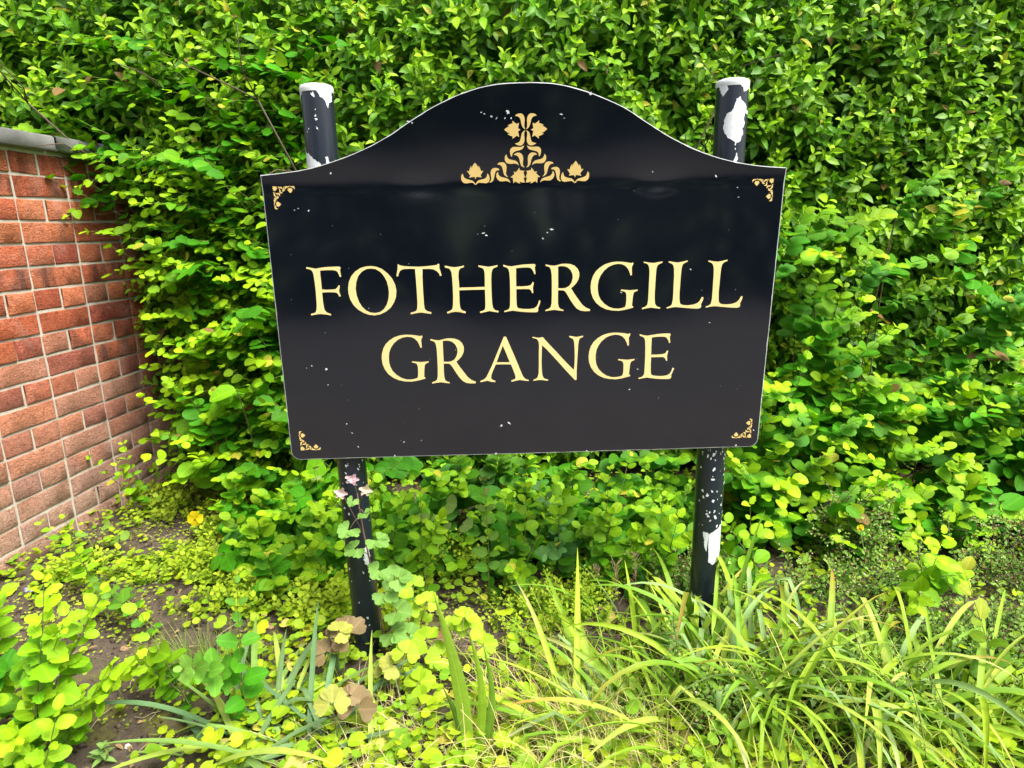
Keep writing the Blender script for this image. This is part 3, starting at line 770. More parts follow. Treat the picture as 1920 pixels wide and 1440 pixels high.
# ------------------------------------------------------------------ brick garden wall
WALL_P = np.array([-1.619, 0.7897, 0.0])
WA = 0.1562
W_T = np.array([math.sin(WA), math.cos(WA), 0.0])       # along the wall, away from the camera
W_N = np.array([math.cos(WA), -math.sin(WA), 0.0])      # face normal, towards the sign
W_Z0 = 1.2652                                            # bed joint under the top course
wall = empty('brick_wall', WALL_P, 'orange red brick garden wall with grey stone coping beside the hedge', 'wall')


def brick_mesh(name, L, rng):
    """rough-faced brick, front at +Y 0, centred in x and z"""
    H, D = 0.065, 0.1025
    nx, nz = (7, 4) if L > 0.15 else (5, 4)
    gx = np.concatenate([[-L / 2], np.linspace(-L / 2 + .0035, L / 2 - .0035, nx - 2), [L / 2]])
    gz = np.array([-H / 2, -H / 2 + .003, H / 2 - .003, H / 2])
    X, Z = np.meshgrid(gx, gz)
    Y = rng.normal(0, 0.0011, X.shape)
    edge = (np.arange(nx)[None, :] % (nx - 1) == 0) | (np.arange(nz)[:, None] % (nz - 1) == 0)
    Y = np.where(edge, -0.0011 + rng.normal(0, 0.0006, X.shape), Y + 0.0006)
    X = X + np.where(edge, rng.normal(0, 0.0008, X.shape), 0)
    Z = Z + np.where(edge, rng.normal(0, 0.0009, X.shape), 0)
    V = np.stack([X, Y, Z], -1).reshape(-1, 3)
    i = np.arange(nx * nz).reshape(nz, nx)
    a, b, c, d = i[:-1, :-1].ravel(), i[:-1, 1:].ravel(), i[1:, 1:].ravel(), i[1:, :-1].ravel()
    T = np.concatenate([np.stack([a, c, b], 1), np.stack([a, d, c], 1)])
    n0 = len(V)
    rim = np.concatenate([i[0, :], i[1:, -1], i[-1, -2::-1], i[-2:0:-1, 0]])
    Vb = V[rim].copy(); Vb[:, 1] = -D
    k = np.arange(len(rim)); k2 = np.roll(k, -1)
    S = np.concatenate([np.stack([rim[k], rim[k2], n0 + k2], 1), np.stack([rim[k], n0 + k2, n0 + k], 1)])
    me = np_mesh(name, np.concatenate([V, Vb]), np.concatenate([T, S]), smooth=False)
    me.materials.append(MAT['brick'])
    return me


rb = np.random.default_rng(12)
ST = [brick_mesh('stretcher_brick', 0.215, rb) for _ in range(7)]
HD = [brick_mesh('header_brick', 0.1025, rb) for _ in range(7)]
PAL = [(0.56, 0.155, 0.07), (0.53, 0.14, 0.065), (0.58, 0.19, 0.095), (0.45, 0.115, 0.06), (0.55, 0.23, 0.14), (0.61, 0.20, 0.09), (0.40, 0.10, 0.06)]
# wall frame: local x along the wall, local y out of the face
FRM = Matrix(((-W_T[0], W_N[0], 0, 0), (-W_T[1], W_N[1], 0, 0), (0, 0, 1, 0), (0, 0, 0, 1)))
burnt = {(0, -1): 0.35, (1, -1): 0.1, (-1, -1): 0.2, (0, -5): 0.3, (1, -5): 0.35, (1, -8): 0.2, (0, -8): 0.3, (0, -10): 0.15, (-1, -10): 0.1, (1, -12): 0.5}
for j in range(0, -18, -1):
    zc = W_Z0 + j * 0.075 + 0.075 - 0.005 - 0.0325
    for k in range(-7, 5):
        halves = (None,) if j % 2 else (0, 1)
        for hf in halves:
            if hf is None: s, me = (k + 0.5) * 0.225, ST[rb.integers(7)]
            else: s, me = k * 0.225 + 0.005 + 0.05125 + hf * 0.1125, HD[rb.integers(7)]
            p = W_T * (s + rb.normal(0, 0.0012)) + W_N * rb.normal(0, 0.0012) + np.array([0, 0, zc + rb.normal(0, 0.0008)])
            o = bpy.data.objects.new('brick', me)
            COL.objects.link(o)
            o.parent = wall
            c = PAL[rb.integers(len(PAL))]
            f = rb.uniform(0.88, 1.12)
            al = burnt.get((k, j), 0.25 if rb.random() < 0.18 else 0.97) if j % 2 else (0.45 if rb.random() < 0.10 else 0.98)
            o.color = (c[0] * f, c[1] * f, c[2] * f, al)
            o.matrix_local = Matrix.Translation(Vector(p)) @ FRM @ Matrix.Rotation(rb.normal(0, 0.004), 4, 'Y')
# mortar core: recessed face
g = Geo()
Rm = np.array([[W_T[0], W_N[0], 0], [W_T[1], W_N[1], 0], [0, 0, 1]])
s0, s1 = -7 * 0.225, 5 * 0.225
nx_, nz_ = 150, 70
X, Z = np.meshgrid(np.linspace(s0, s1, nx_), np.linspace(-0.15, W_Z0 + 0.075, nz_))
Y = -0.0040 + 0.0010 * vnoise(X * 60, Z * 60, 31)
V = np.stack([X, Y, Z], -1).reshape(-1, 3)
i = np.arange(nx_ * nz_).reshape(nz_, nx_)
a, b, c, d = i[:-1, :-1].ravel(), i[:-1, 1:].ravel(), i[1:, 1:].ravel(), i[1:, :-1].ravel()
T = np.concatenate([np.stack([a, c, b], 1), np.stack([a, d, c], 1)])
g.add(V @ Rm.T + WALL_P, T)
g.box(WALL_P + W_T * (s0 + s1) / 2 - W_N * 0.112 + np.array([0, 0, (W_Z0 + 0.075 - 0.15) / 2]), ((s1 - s0) / 2, 0.103, (W_Z0 + 0.075 + 0.15) / 2), Rm)
g.build('mortar', MAT['mortar'], wall, smooth=False)
# coping stones
cop_edges = [-1.60, -0.88, -0.36, 0.155, 0.62, 1.14]
for a, b in zip(cop_edges[:-1], cop_edges[1:]):
    L, hw, hh = (b - a) / 2 - 0.004, 0.152, 0.0245
    pr = [(-hw, -hh), (hw - 0.003, -hh), (hw, -hh + 0.003), (hw, hh - 0.006), (hw - 0.008, hh), (-hw + 0.008, hh), (-hw, hh - 0.006)]
    nseg = 6
    V, T = [], []
    for s in range(nseg + 1):
        for (y, z) in pr:
            V.append((-L + 2 * L * s / nseg, y + rb.normal(0, 0.0008), z + rb.normal(0, 0.0007)))
    m = len(pr)
    for s in range(nseg):
        for e in range(m):
            f = (e + 1) % m
            T += [(s * m + e, s * m + f, (s + 1) * m + f), (s * m + e, (s + 1) * m + f, (s + 1) * m + e)]
    for s, fl in ((0, 0), (nseg, 1)):
        for e in range(1, m - 1):
            t = (s * m, s * m + e, s * m + e + 1)
            T.append(t[::-1] if fl else t)
    me = np_mesh('coping_stone', np.array(V), np.array(T), smooth=False)
    me.materials.append(MAT['coping'])
    o = bpy.data.objects.new('coping_stone', me); COL.objects.link(o); o.parent = wall
    p = W_T * (a + b) / 2 + W_N * (hw - 0.26) + np.array([0, 0, W_Z0 + 0.075 + 0.008 + hh + rb.normal(0, 0.0008)])
    o.matrix_local = Matrix.Translation(Vector(p)) @ FRM
g = Geo()
g.box(WALL_P + W_T * (s0 + s1) / 2 - W_N * 0.1075 + np.array([0, 0, W_Z0 + 0.079]), ((s1 - s0) / 2, 0.104, 0.0042), Rm)
g.build('bed_joint', MAT['mortar'], wall, smooth=False)

# ------------------------------------------------------------------ leaves and shoots
def unit(v):
    return v / (np.linalg.norm(v, axis=-1, keepdims=True) + 1e-12)


def leaf_template(rows, fold=0.12, droop=0.18, wave=0.0, seed=0, cup=0.0):
    """unit leaf along +x, width 1 across y, normal +z; rows of (t, half width 0..1)"""
    r = np.random.default_rng(seed)
    V = [(0, 0, 0)]
    for t, w in rows:
        zc = -droop * t * t
        wl, wr = 0.5 * w * (1 + wave * r.normal()), 0.5 * w * (1 + wave * r.normal())
        V += [(t, wl, zc + fold * wl * 2 * 0.5 + cup * wl), (t, 0, zc), (t, -wr, zc + fold * wr * 2 * 0.5 + cup * wr)]
    V.append((1.0, 0, -droop))
    n = len(rows)
    T = [(0, 2, 1), (0, 3, 2)]
    for i in range(n - 1):
        a, b = 1 + 3 * i, 4 + 3 * i
        T += [(a, a + 1, b + 1), (a, b + 1, b), (a + 1, a + 2, b + 2), (a + 1, b + 2, b + 1)]
    a = 1 + 3 * (n - 1)
    e = len(V) - 1
    T += [(a, a + 1, e), (a + 1, a + 2, e)]
    return np.array(V, float), np.array(T, int)


def fan_template(rim, fold=0.05, cup=0.15, droop=0.1, rings=(0.55, 1.0)):
    """leaf given by its outline (x, y) from the stalk point, radial ribs"""
    rim = np.array(rim, float)
    n = len(rim)
    V = [(0, 0, 0)]
    for k in rings:
        for x, y in rim:
            V.append((x * k, y * k, cup * (k * k) * (y * y) - droop * (x * k) ** 2 + fold * abs(y) * k))
    T = []
    for i in range(n - 1):
        T.append((0, 1 + i + 1, 1 + i))
        if len(rings) > 1: T += [(1 + i, 2 + i, n + 2 + i), (1 + i, n + 2 + i, n + 1 + i)]
    return np.array(V, float), np.array(T, int)


TPL = {
    'privet': [leaf_template([(.14, .55), (.42, 1.0), (.74, .72)], .28, .16), leaf_template([(.14, .5), (.42, 1.0), (.74, .72)], .12, .3), leaf_template([(.14, .55), (.42, 1.0), (.74, .66)], .4, .02)],
    'privet_hi': [leaf_template([(.08, .32), (.22, .74), (.42, 1.0), (.62, .88), (.8, .55), (.92, .22)], f, d) for f, d in ((.28, .16), (.12, .3), (.4, .02))],
    'snow': [leaf_template([(.06, .5), (.22, .92), (.5, 1.0), (.78, .8), (.93, .46)], f, d, .04, s) for f, d, s in ((.18, .16, 1), (.26, .3, 2), (-.12, .12, 3))]
            + [leaf_template([(.07, .45), (.2, .8), (.34, .72), (.44, 1.0), (.58, .98), (.68, .66), (.82, .66), (.93, .42)], .1, .15, .08, 4),
               leaf_template([(.07, .45), (.22, .95), (.4, .7), (.55, .95), (.7, .6), (.86, .6), (.95, .3)], .06, .2, .1, 6)],
    'privet_lo': [leaf_template([(.28, .88), (.66, .88)], .25, .2)],
    'tiny': [leaf_template([(.2, .75), (.6, 1.0)], .2, .1)],
    'lance': [leaf_template([(.15, .55), (.4, 1.0), (.7, .7)], .2, .25)],
    'needle': [leaf_template([(.3, 1.0), (.7, .8)], .1, .1)],
    'round': [fan_template([(-.18, .12)] + [(.42 + .5 * math.cos(a), .5 * math.sin(a)) for a in np.linspace(2.6, -2.6, 11)] + [(-.18, -.12)], 0.02, .3, .08, (1.0,))],
    'kidney': [fan_template([(-.22, .2)] + [(.36 + (.52 + .02 * math.cos(9 * a)) * math.cos(a), .58 * math.sin(a)) for a in np.linspace(2.5, -2.5, 15)] + [(-.22, -.2)], 0.03, .3, .1)],
    'lobed': [fan_template([(math.cos(a) * r, math.sin(a) * r) for a, r in zip(np.linspace(1.2, -1.2, 25), [.5, .68, .78, .84, .82, .86, .90, .88, .80, .88, .95, .98, .94, .98, .95, .88, .80, .88, .90, .86, .82, .84, .78, .68, .5])], .06, .16, .12)],
    'petal': [fan_template([(math.cos(a) * r, math.sin(a) * r) for a, r in zip(np.linspace(.75, -.75, 9), [.75, .92, 1, 1.02, .98, 1.02, 1, .92, .75])], 0, .3, .15)],
}
HI = {'privet': 'privet_hi'}


class Leaves:
    """a list of leaves of one plant; the largest become parts of their own"""
    def __init__(self):
        self.p, self.x, self.n, self.L, self.W, self.c, self.k, self.tp = [], [], [], [], [], [], [], []

    def add(self, p, x, n, L, W, c, k=None, tp='snow'):
        p = np.atleast_2d(p); N = len(p)
        self.p.append(p); self.x.append(np.broadcast_to(x, (N, 3))); self.n.append(np.broadcast_to(n, (N, 3)))
        self.L.append(np.broadcast_to(L, (N,))); self.W.append(np.broadcast_to(W, (N,))); self.c.append(np.broadcast_to(c, (N, 3)))
        self.k.append(RNG.integers(0, len(TPL[tp]), N) if k is None else np.broadcast_to(k, (N,)))
        self.tp += [tp] * N

    def done(self):
        if isinstance(self.p, list):
            self.p, self.x, self.n = (np.concatenate(a) for a in (self.p, self.x, self.n))
            self.L, self.W, self.c, self.k = (np.concatenate(a) for a in (self.L, self.W, self.c, self.k))
            self.tp = np.array(self.tp)
            self.x = unit(self.x)
            y = unit(np.cross(self.n, self.x))
            self.y = y
            self.z = np.cross(self.x, y)

    def mesh(self, name, idx, parent, mat, kind='stuff', label=None):
        VV, TT, CC, UU, n0 = [], [], [], [], 0
        for tp in np.unique(self.tp[idx]):
            for k in range(len(TPL[tp])):
                s = idx[(self.tp[idx] == tp) & (self.k[idx] == k)]
                if not len(s): continue
                V, T = TPL[tp][k]
                P = self.p[s][:, None, :] + (V[None, :, 0:1] * self.L[s][:, None, None]) * self.x[s][:, None, :] \
                    + (V[None, :, 1:2] * self.W[s][:, None, None]) * self.y[s][:, None, :] + (V[None, :, 2:3] * self.L[s][:, None, None]) * self.z[s][:, None, :]
                VV.append(P.reshape(-1, 3))
                TT.append((T[None] + (np.arange(len(s)) * len(V))[:, None, None]).reshape(-1, 3) + n0)
                CC.append(np.repeat(self.c[s], len(V), 0))
                UU.append(np.tile(V, (len(s), 1)))
                n0 += len(s) * len(V)
        if not VV: return None
        me = np_mesh(name, np.concatenate(VV), np.concatenate(TT), np.concatenate(CC), np.concatenate(UU))
        o = link(name, me, mat, parent)
        if kind: tag(o, label, kind=kind)
        return o

    def parts(self, idx, parent, mat, name='leaf'):
        inv = -np.array(world_loc(parent)) if parent is not None else np.zeros(3)
        for i in idx:
            tp = HI.get(self.tp[i], self.tp[i])
            me = leaf_datablock(tp, int(self.k[i]), mat)
            o = bpy.data.objects.new(name, me)
            COL.objects.link(o)
            o.parent = parent
            p = self.p[i] + inv
            X, Y, Z = self.x[i] * self.L[i], self.y[i] * self.W[i], self.z[i] * self.L[i]
            o.matrix_local = Matrix(((X[0], Y[0], Z[0], p[0]), (X[1], Y[1], Z[1], p[1]), (X[2], Y[2], Z[2], p[2]), (0, 0, 0, 1)))
            c = self.c[i]
            o.color = (float(c[0]), float(c[1]), float(c[2]), 1)

    def build(self, parent, mat, n_parts=300, foliage='foliage'):
        """the n_parts leaves that show largest become parts, the rest one mesh"""
        self.done()
        dead = RNG.random(len(self.p))
        self.c = np.where((dead < 0.006)[:, None], np.array([0.24, 0.14, 0.05]), np.where((dead < 0.018)[:, None], np.array([0.48, 0.46, 0.04]), self.c))   # a few dead and yellowed leaves
        q = project(self.p)
        score = self.L / np.maximum(q[:, 2], 0.2)
        vis = (q[:, 0] > -20) & (q[:, 0] < 1940) & (q[:, 1] > -20) & (q[:, 1] < 1460) & (q[:, 2] > 0.1)
        behind = (q[:, 0] > 500) & (q[:, 0] < 1465) & (q[:, 1] > 320) & (q[:, 1] < 850) & (self.p[:, 1] > 0.0)
        score = np.where(vis & ~behind, score, -1)
        score = score * (1 + 0.25 * np.clip(0.8 - self.p[:, 1], -1, 1)) if len(score) > n_parts else score
        order = np.argsort(-score)
        n = min(n_parts, int((score > 0).sum())) if len(score) > n_parts else len(score)
        self.parts(order[:n], parent, mat)
        if len(order) > n:
            self.mesh(foliage, order[n:], parent, mat)


_LD = {}


def leaf_datablock(tp, k, mat):
    key = (tp, k, mat.name)
    if key not in _LD:
        V, T = TPL[tp][k]
        me = np_mesh('leaf_' + tp, V, T, None, V)
        me.materials.append(mat)
        _LD[key] = me
    return _LD[key]


def shoots(base, d0, length, K, leafL, ratio, rng, col_old, col_young, tp, arch=-0.25, mode='flat', spread=1.0, upw=0.75, face=0.35,
           start=0.15, taper=0.55, jitter=0.18, stem_r=0.0012, colvar=0.16, young_pow=2.0, nodes_end=1.0, leaves=None, stems=None, stem_col=(0.16, 0.2, 0.05), sizevar=0.15):
    """S leafy shoots at once: returns nothing, appends to leaves / stems"""
    S = len(base)
    d = unit(np.asarray(d0, float) + rng.normal(0, 0.05, (S, 3)))
    pts = [np.asarray(base, float)]
    dirs = [d]
    step = np.asarray(length)[:, None] / K
    for k in range(K):
        d = unit(d + np.array([0, 0, arch / K]) + rng.normal(0, jitter / math.sqrt(K), (S, 3)))
        pts.append(pts[-1] + d * step); dirs.append(d)
    pts = np.stack(pts, 1); dirs = np.stack(dirs, 1)          # S, K+1, 3
    up = np.array([0, 0, 1.0])
    roll = rng.uniform(0, 6.28, S)
    shootvar = 1 + rng.normal(0, colvar, (S, 1))
    shootage = np.clip(rng.normal(0, 0.18, (S, 1)), -0.4, 0.5)
    k0 = max(0, int(start * K))
    for k in range(k0, K + 1):
        s = k / K * nodes_end
        p, dd = pts[:, k], dirs[:, k]
        side0 = unit(np.cross(dd, up) + 1e-3)
        up0 = unit(np.cross(side0, dd))
        for sg in (1, -1):
            if mode == 'flat':
                a = rng.normal(0, 0.25, S)
                sv = side0 * (sg * np.cos(a))[:, None] + up0 * np.sin(a)[:, None]
            else:
                a = roll + k * 1.5708 + rng.normal(0, 0.2, S)
                sv = (side0 * np.cos(a)[:, None] + up0 * np.sin(a)[:, None]) * sg
            fwd = 0.35 + 0.75 * s * s
            x = unit(sv * spread + dd * fwd + rng.normal(0, 0.13, (S, 3)) + np.array([0, 0, -0.12]))
            nv = up * upw + np.array([0, -1.0, 0]) * face + (dd * 0.3 if mode != 'flat' else 0) + rng.normal(0, 0.30, (S, 3))
            if mode != 'flat': nv = unit(dd) * 0.7 + up * upw * 0.6 + np.array([0, -1.0, 0]) * face + rng.normal(0, 0.25, (S, 3))
            Ls = leafL * (1 - taper * s ** 1.6) * (0.8 + 0.2 * min(1, (k - k0 + 1) / 2)) * np.clip(1 + rng.normal(0, sizevar, S), .5, 1.6)
            W = Ls * ratio * (1 + rng.normal(0, 0.08, S))
            y = np.clip(s ** young_pow + shootage[:, 0] + rng.normal(0, 0.08, S), 0, 1)[:, None]
            c = (np.asarray(col_old) * (1 - y) + np.asarray(col_young) * y) * shootvar * (1 + rng.normal(0, colvar * 0.5, (S, 1)))
            leaves.add(p + x * 0.003, x, nv, Ls, W, np.clip(c, 0.004, 0.9), None, tp)
    if stems is not None:
        sides = 3
        n = K + 1
        th = np.linspace(0, 2 * np.pi, sides, endpoint=False)
        a = unit(np.cross(dirs, np.array([0.2, 0.1, 0.97]) + 0 * dirs)); b = np.cross(dirs, a)
        rad = stem_r * np.linspace(1.3, 0.5, n)
        ring = (np.cos(th)[None, None, :, None] * a[:, :, None, :] + np.sin(th)[None, None, :, None] * b[:, :, None, :]) * rad[None, :, None, None]
        V = (pts[:, :, None, :] + ring).reshape(-1, 3)
        T0 = []
        for i in range(n - 1):
            for j in range(sides):
                k = (j + 1) % sides
                p_, q_, r_, s_ = i * sides + j, i * sides + k, (i + 1) * sides + k, (i + 1) * sides + j
                T0 += [(p_, s_, r_), (p_, r_, q_)]
        T = (np.array(T0)[None] + (np.arange(S) * n * sides)[:, None, None]).reshape(-1, 3)
        stems.add(V, T, stem_col)


# ------------------------------------------------------------------ privet hedge
def hedge_face(x, z):
    """depth of the hedge's clipped face"""
    return 1.08 + 0.055 * vnoise(x * 2.3, z * 2.3, 41) + 0.035 * vnoise(x * 7, z * 7, 42) - 0.10 * np.clip((x - 0.2) / 1.6, 0, 1.5) + 0.10 * np.clip((0.5 - z) / 0.5, 0, 1) + 0.14 * np.clip((-1.05 - x) / 0.35, 0, 1) * np.clip((1.4 - z) / 0.2, 0, 1)


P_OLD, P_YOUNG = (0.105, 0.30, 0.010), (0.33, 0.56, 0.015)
rh = np.random.default_rng(101)
hedge = empty('privet_hedge', (0.0, 1.45, 0.0), 'tall clipped green privet hedge filling the background behind the sign', 'hedge')
lv, st = Leaves(), Geo()
N = 6800
bx_, bz_ = rh.uniform(-2.95, 2.75, N), rh.uniform(0.02, 2.1, N)
dep = rh.random(N) ** 1.8 * 0.28
by_ = hedge_face(bx_, bz_) + 0.10 + dep
d0 = np.stack([rh.normal(-0.12, 0.4, N), -1.0 + rh.normal(0, 0.25, N), 0.55 + rh.normal(0, 0.4, N)], 1)
shoots(np.stack([bx_, by_, bz_], 1), d0, rh.uniform(0.10, 0.2, N), 6, 0.060, 0.50, rh, P_OLD, P_YOUNG, 'privet', arch=0.35, mode='dec', spread=0.95,
       upw=0.6, face=0.7, start=0.1, taper=0.5, stem_r=0.0011, colvar=0.14, young_pow=2.6, leaves=lv, stems=st, stem_col=(0.10, 0.13, 0.03))
# older leaves deeper inside, so that the hedge closes
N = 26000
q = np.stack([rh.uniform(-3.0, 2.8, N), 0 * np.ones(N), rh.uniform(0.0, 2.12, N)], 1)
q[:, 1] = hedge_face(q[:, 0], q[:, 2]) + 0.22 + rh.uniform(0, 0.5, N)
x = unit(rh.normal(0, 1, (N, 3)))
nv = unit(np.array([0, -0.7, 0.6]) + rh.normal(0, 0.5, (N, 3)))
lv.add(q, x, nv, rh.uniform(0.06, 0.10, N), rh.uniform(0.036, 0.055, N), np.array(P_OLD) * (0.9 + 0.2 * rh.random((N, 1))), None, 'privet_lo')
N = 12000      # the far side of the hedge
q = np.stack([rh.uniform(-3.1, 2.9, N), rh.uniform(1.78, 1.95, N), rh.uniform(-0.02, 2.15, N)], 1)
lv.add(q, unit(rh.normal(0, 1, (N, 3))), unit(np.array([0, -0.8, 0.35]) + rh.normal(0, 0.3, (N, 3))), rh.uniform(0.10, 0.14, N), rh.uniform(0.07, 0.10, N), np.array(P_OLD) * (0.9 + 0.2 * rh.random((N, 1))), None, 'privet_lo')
lv.build(hedge, MAT['privet'], 300)
# woody framework inside
for k in range(46):
    x0 = -2.9 + k * 0.125 + rh.normal(0, 0.03)
    y0 = 1.76 + rh.normal(0, 0.06)
    pts = [np.array([x0, y0, -0.1])]
    dv = np.array([rh.normal(0, 0.1), rh.normal(-0.02, 0.06), 1.0])
    for s in range(7):
        dv = unit(dv + rh.normal(0, 0.10, 3)); pts.append(pts[-1] + dv * 0.27)
        if s > 0:
            for _ in range(2):
                e = unit(np.array([rh.normal(0, .6), -1.0, 0.5 + rh.normal(0, .2)]))
                m = pts[-1] + e * 0.11 + rh.normal(0, .012, 3)
                st.tube([pts[-1], m, m + unit(e + rh.normal(0, .3, 3)) * 0.13], [0.0032, 0.0024, 0.0014], 4, (0.13, 0.10, 0.065))
    st.tube(pts, np.linspace(0.008, 0.003, len(pts)), 6, (0.14, 0.11, 0.075))
tag(st.build('branches', MAT['wood'], hedge), kind='stuff')

# ------------------------------------------------------------------ snowberry shrubs in front of the hedge
S_OLD, S_YOUNG = (0.055, 0.250, 0.005), (0.34, 0.56, 0.010)


def snow_shrub(name_loc, label, region, n, rng, lean=(0.0, -1.0, 0.35), leafL=0.047, length=(0.18, 0.34), K=7, young=S_YOUNG, old=S_OLD, n_parts=300, ycurve=None, group=None, depth=0.22, young_pow=3.2, main=True):
    """region: list of (u, v, y) photo outline points with their depth in metres; shoots spring from inside it"""
    root = empty('snowberry_shrub', name_loc, label, 'shrub', group)
    lv, st = Leaves(), Geo()
    u0, u1, v0, v1, ya, yb = region
    U, Vv = rng.uniform(u0, u1, n), rng.uniform(v0, v1, n)
    fy = (Vv - v0) / (v1 - v0)
    tips_y = ya + (yb - ya) * fy + rng.random(n) ** 1.5 * depth
    B = np.array([at_y(u, v, y) for u, v, y in zip(U, Vv, tips_y)])
    L = rng.uniform(*length, n)
    d = unit(np.array(lean) + rng.normal(0, 0.42, (n, 3)))
    B0 = B - d * L[:, None] * 0.75
    B0[:, 2] = np.maximum(B0[:, 2], 0.02)
    shoots(B0, d, L, K, leafL * 1.32, 0.80, rng, old, young, 'snow', arch=-0.15, mode='flat', spread=1.0, upw=0.8, face=0.55, start=0.1, taper=0.5,
           stem_r=0.0013, colvar=0.13, young_pow=young_pow, leaves=lv, stems=st, stem_col=(0.17, 0.19, 0.05), sizevar=0.2)
    if main:      # stems that carry the shoots from the ground
        foot = np.array(name_loc)
        for k in range(max(6, n // 7)):
            b = B0[rng.integers(n)]
            f = np.array([foot[0] + (b[0] - foot[0]) * 0.6 + rng.normal(0, 0.05), foot[1] + rng.normal(0, .05), -0.03])
            m = (f + b) / 2 + np.array([rng.normal(0, .03), 0.05, 0.05])
            t = np.linspace(0, 1, 7)[:, None]
            st.tube((1 - t) ** 2 * f + 2 * t * (1 - t) * m + t ** 2 * b, np.linspace(0.0032, 0.0014, 7), 5, (0.15, 0.12, 0.06))
    lv.build(root, MAT['snow'], n_parts)
    tag(st.build('branches', MAT['wood'], root), kind='stuff')
    return root


rs = np.random.default_rng(55)
snow_shrub((-1.02, 1.0, 0), 'large yellow green snowberry shrub spilling over the brick wall, left of the sign', (305, 590, 560, 890, 0.90, 0.78), 112, rs, (-0.8, -0.5, 0.28), 0.047, (0.22, 0.4), 9, old=(0.06, 0.26, 0.006), young_pow=2.4)
snow_shrub((-0.9, 1.12, 0), 'thin layered snowberry sprays over the privet beside the upper wall, left of the sign', (225, 560, 330, 570, 0.98, 0.92), 46, rs, (-0.85, -0.5, 0.25), 0.042, (0.22, 0.4), 9, n_parts=250, depth=0.1, young_pow=2.0, main=False)
snow_shrub((-1.2, 1.25, 0), 'arching pale snowberry sprays above the stone coping, upper left corner', (40, 560, 60, 400, 1.02, 0.98), 75, rs, (-0.85, -0.5, 0.30), 0.042, (0.25, 0.42), 8, n_parts=200, depth=0.12, main=False)
snow_shrub((-0.55, 0.7, 0), 'low snowberry bush at the foot of the left post', (440, 660, 880, 1130, 0.66, 0.20), 66, rs, (-0.1, -0.8, 0.6), 0.046, n_parts=300, length=(0.14, 0.26))
snow_shrub((0.08, 0.75, 0), 'dark leafed snowberry bush under the middle of the sign', (690, 1310, 850, 1120, 0.62, 0.24), 140, rs, (0.0, -0.7, 0.75), 0.044, old=(0.045, 0.20, 0.006), young=(0.24, 0.46, 0.01), young_pow=4.0, n_parts=300, length=(0.16, 0.30))
snow_shrub((1.0, 0.8, 0), 'broad snowberry shrub right of the sign with yellow shoot tips', (1385, 2150, 700, 1060, 0.62, 0.32), 215, rs, (0.05, -0.75, 0.65), 0.05, (0.18, 0.36))
snow_shrub((1.35, 0.95, 0), 'loose snowberry sprays reaching up the hedge at the right edge', (1480, 1950, 330, 720, 0.80, 0.55), 30, rs, (-0.05, -0.8, 0.75), 0.05, (0.22, 0.4), 8, n_parts=220, depth=0.15)


def sprig(label, base, tip, n_nodes, leafL, rng, dy=0.0, young=S_YOUNG, old=S_OLD, tp='snow', ratio=0.78, name='snowberry_sprig', cat='sprig', group=None, extra=0, mat='snow', stem_col=(0.16, 0.19, 0.05), young_pow=1.3):
    b = at_z(*base, 0.0)
    t = at_y(tip[0], tip[1], b[1] + dy)
    root = empty(name, b, label, cat, group)
    lv, st = Leaves(), Geo()
    B, D, L = [b], [t - b], [np.linalg.norm(t - b)]
    for _ in range(extra):
        v = t - b; f = rng.uniform(0.15, 0.5)
        B.append(b + v * f)
        e = v * (1 - f) * rng.uniform(0.45, 0.8) + rng.normal(0, 0.07, 3)
        D.append(e); L.append(np.linalg.norm(e))
    B, D, L = np.array(B), unit(np.array(D)), np.array(L)
    shoots(B, D, L, n_nodes, leafL, ratio, rng, old, young, tp, arch=0.0, mode='flat' if abs(D[0][2]) < 0.8 else 'dec', spread=1.0, upw=0.8, face=0.75, start=0.2, taper=0.5,
           jitter=0.1, stem_r=0.0014, colvar=0.1, young_pow=young_pow, leaves=lv, stems=st, stem_col=stem_col, sizevar=0.22)
    lv.build(root, MAT[mat], 300)
    st.build('stem', MAT['stem'], root)
    return root


rp = np.random.default_rng(77)
sprig('bright leafy snowberry sprig leaning in at the bottom left corner', (-60, 1430), (20, 1085), 10, 0.048, rp, 0.0, extra=7)
sprig('snowberry sprig with rounded leaves rising beside the bare soil, lower left edge', (20, 1500), (125, 1165), 10, 0.046, rp, 0.0, extra=6)
sprig('low snowberry sprig with big leaves at the bottom edge, left of the soil patch', (30, 1560), (120, 1330), 8, 0.05, rp, 0.0, extra=6)
sprig('yellow snowberry sprig arching over the bare soil from the bottom left', (90, 1450), (222, 1268), 7, 0.045, rp, 0.02, extra=2)
sprig('yellow green sprig with lobed leaves in front of the fine grass tuft', (370, 1345), (240, 1150), 8, 0.047, rp, 0.0, extra=2)
sprig('upright green sprig with lobed leaves standing in the fine grass tuft', (468, 1375), (383, 1088), 8, 0.045, rp, 0.0, extra=1, young=(0.16, 0.32, 0.04))
sprig('small sprig with pointed leaves growing at the foot of the brick wall', (185, 1125), (150, 1010), 6, 0.036, rp, 0.0, extra=1)
sprig('dark green sprig with round leaves lying over the mossy soil', (312, 1195), (198, 1092), 6, 0.042, rp, 0.0, young=(0.12, 0.27, 0.02), extra=1)
sprig('thin sprig against the lowest visible bricks of the wall', (180, 1060), (72, 985), 6, 0.030, rp, 0.0)
sprig('tall young sprig in front of the wall below the snowberry shrub', (285, 975), (198, 842), 8, 0.036, rp, 0.0, extra=2)
sprig('fresh sprig at the corner where wall and hedge meet', (320, 930), (308, 822), 6, 0.034, rp, 0.0, extra=1)
sprig('straight young sprig in the middle of the bed below the sign', (915, 1140), (905, 893), 9, 0.042, rp, 0.0, young=(0.26, 0.36, 0.06))
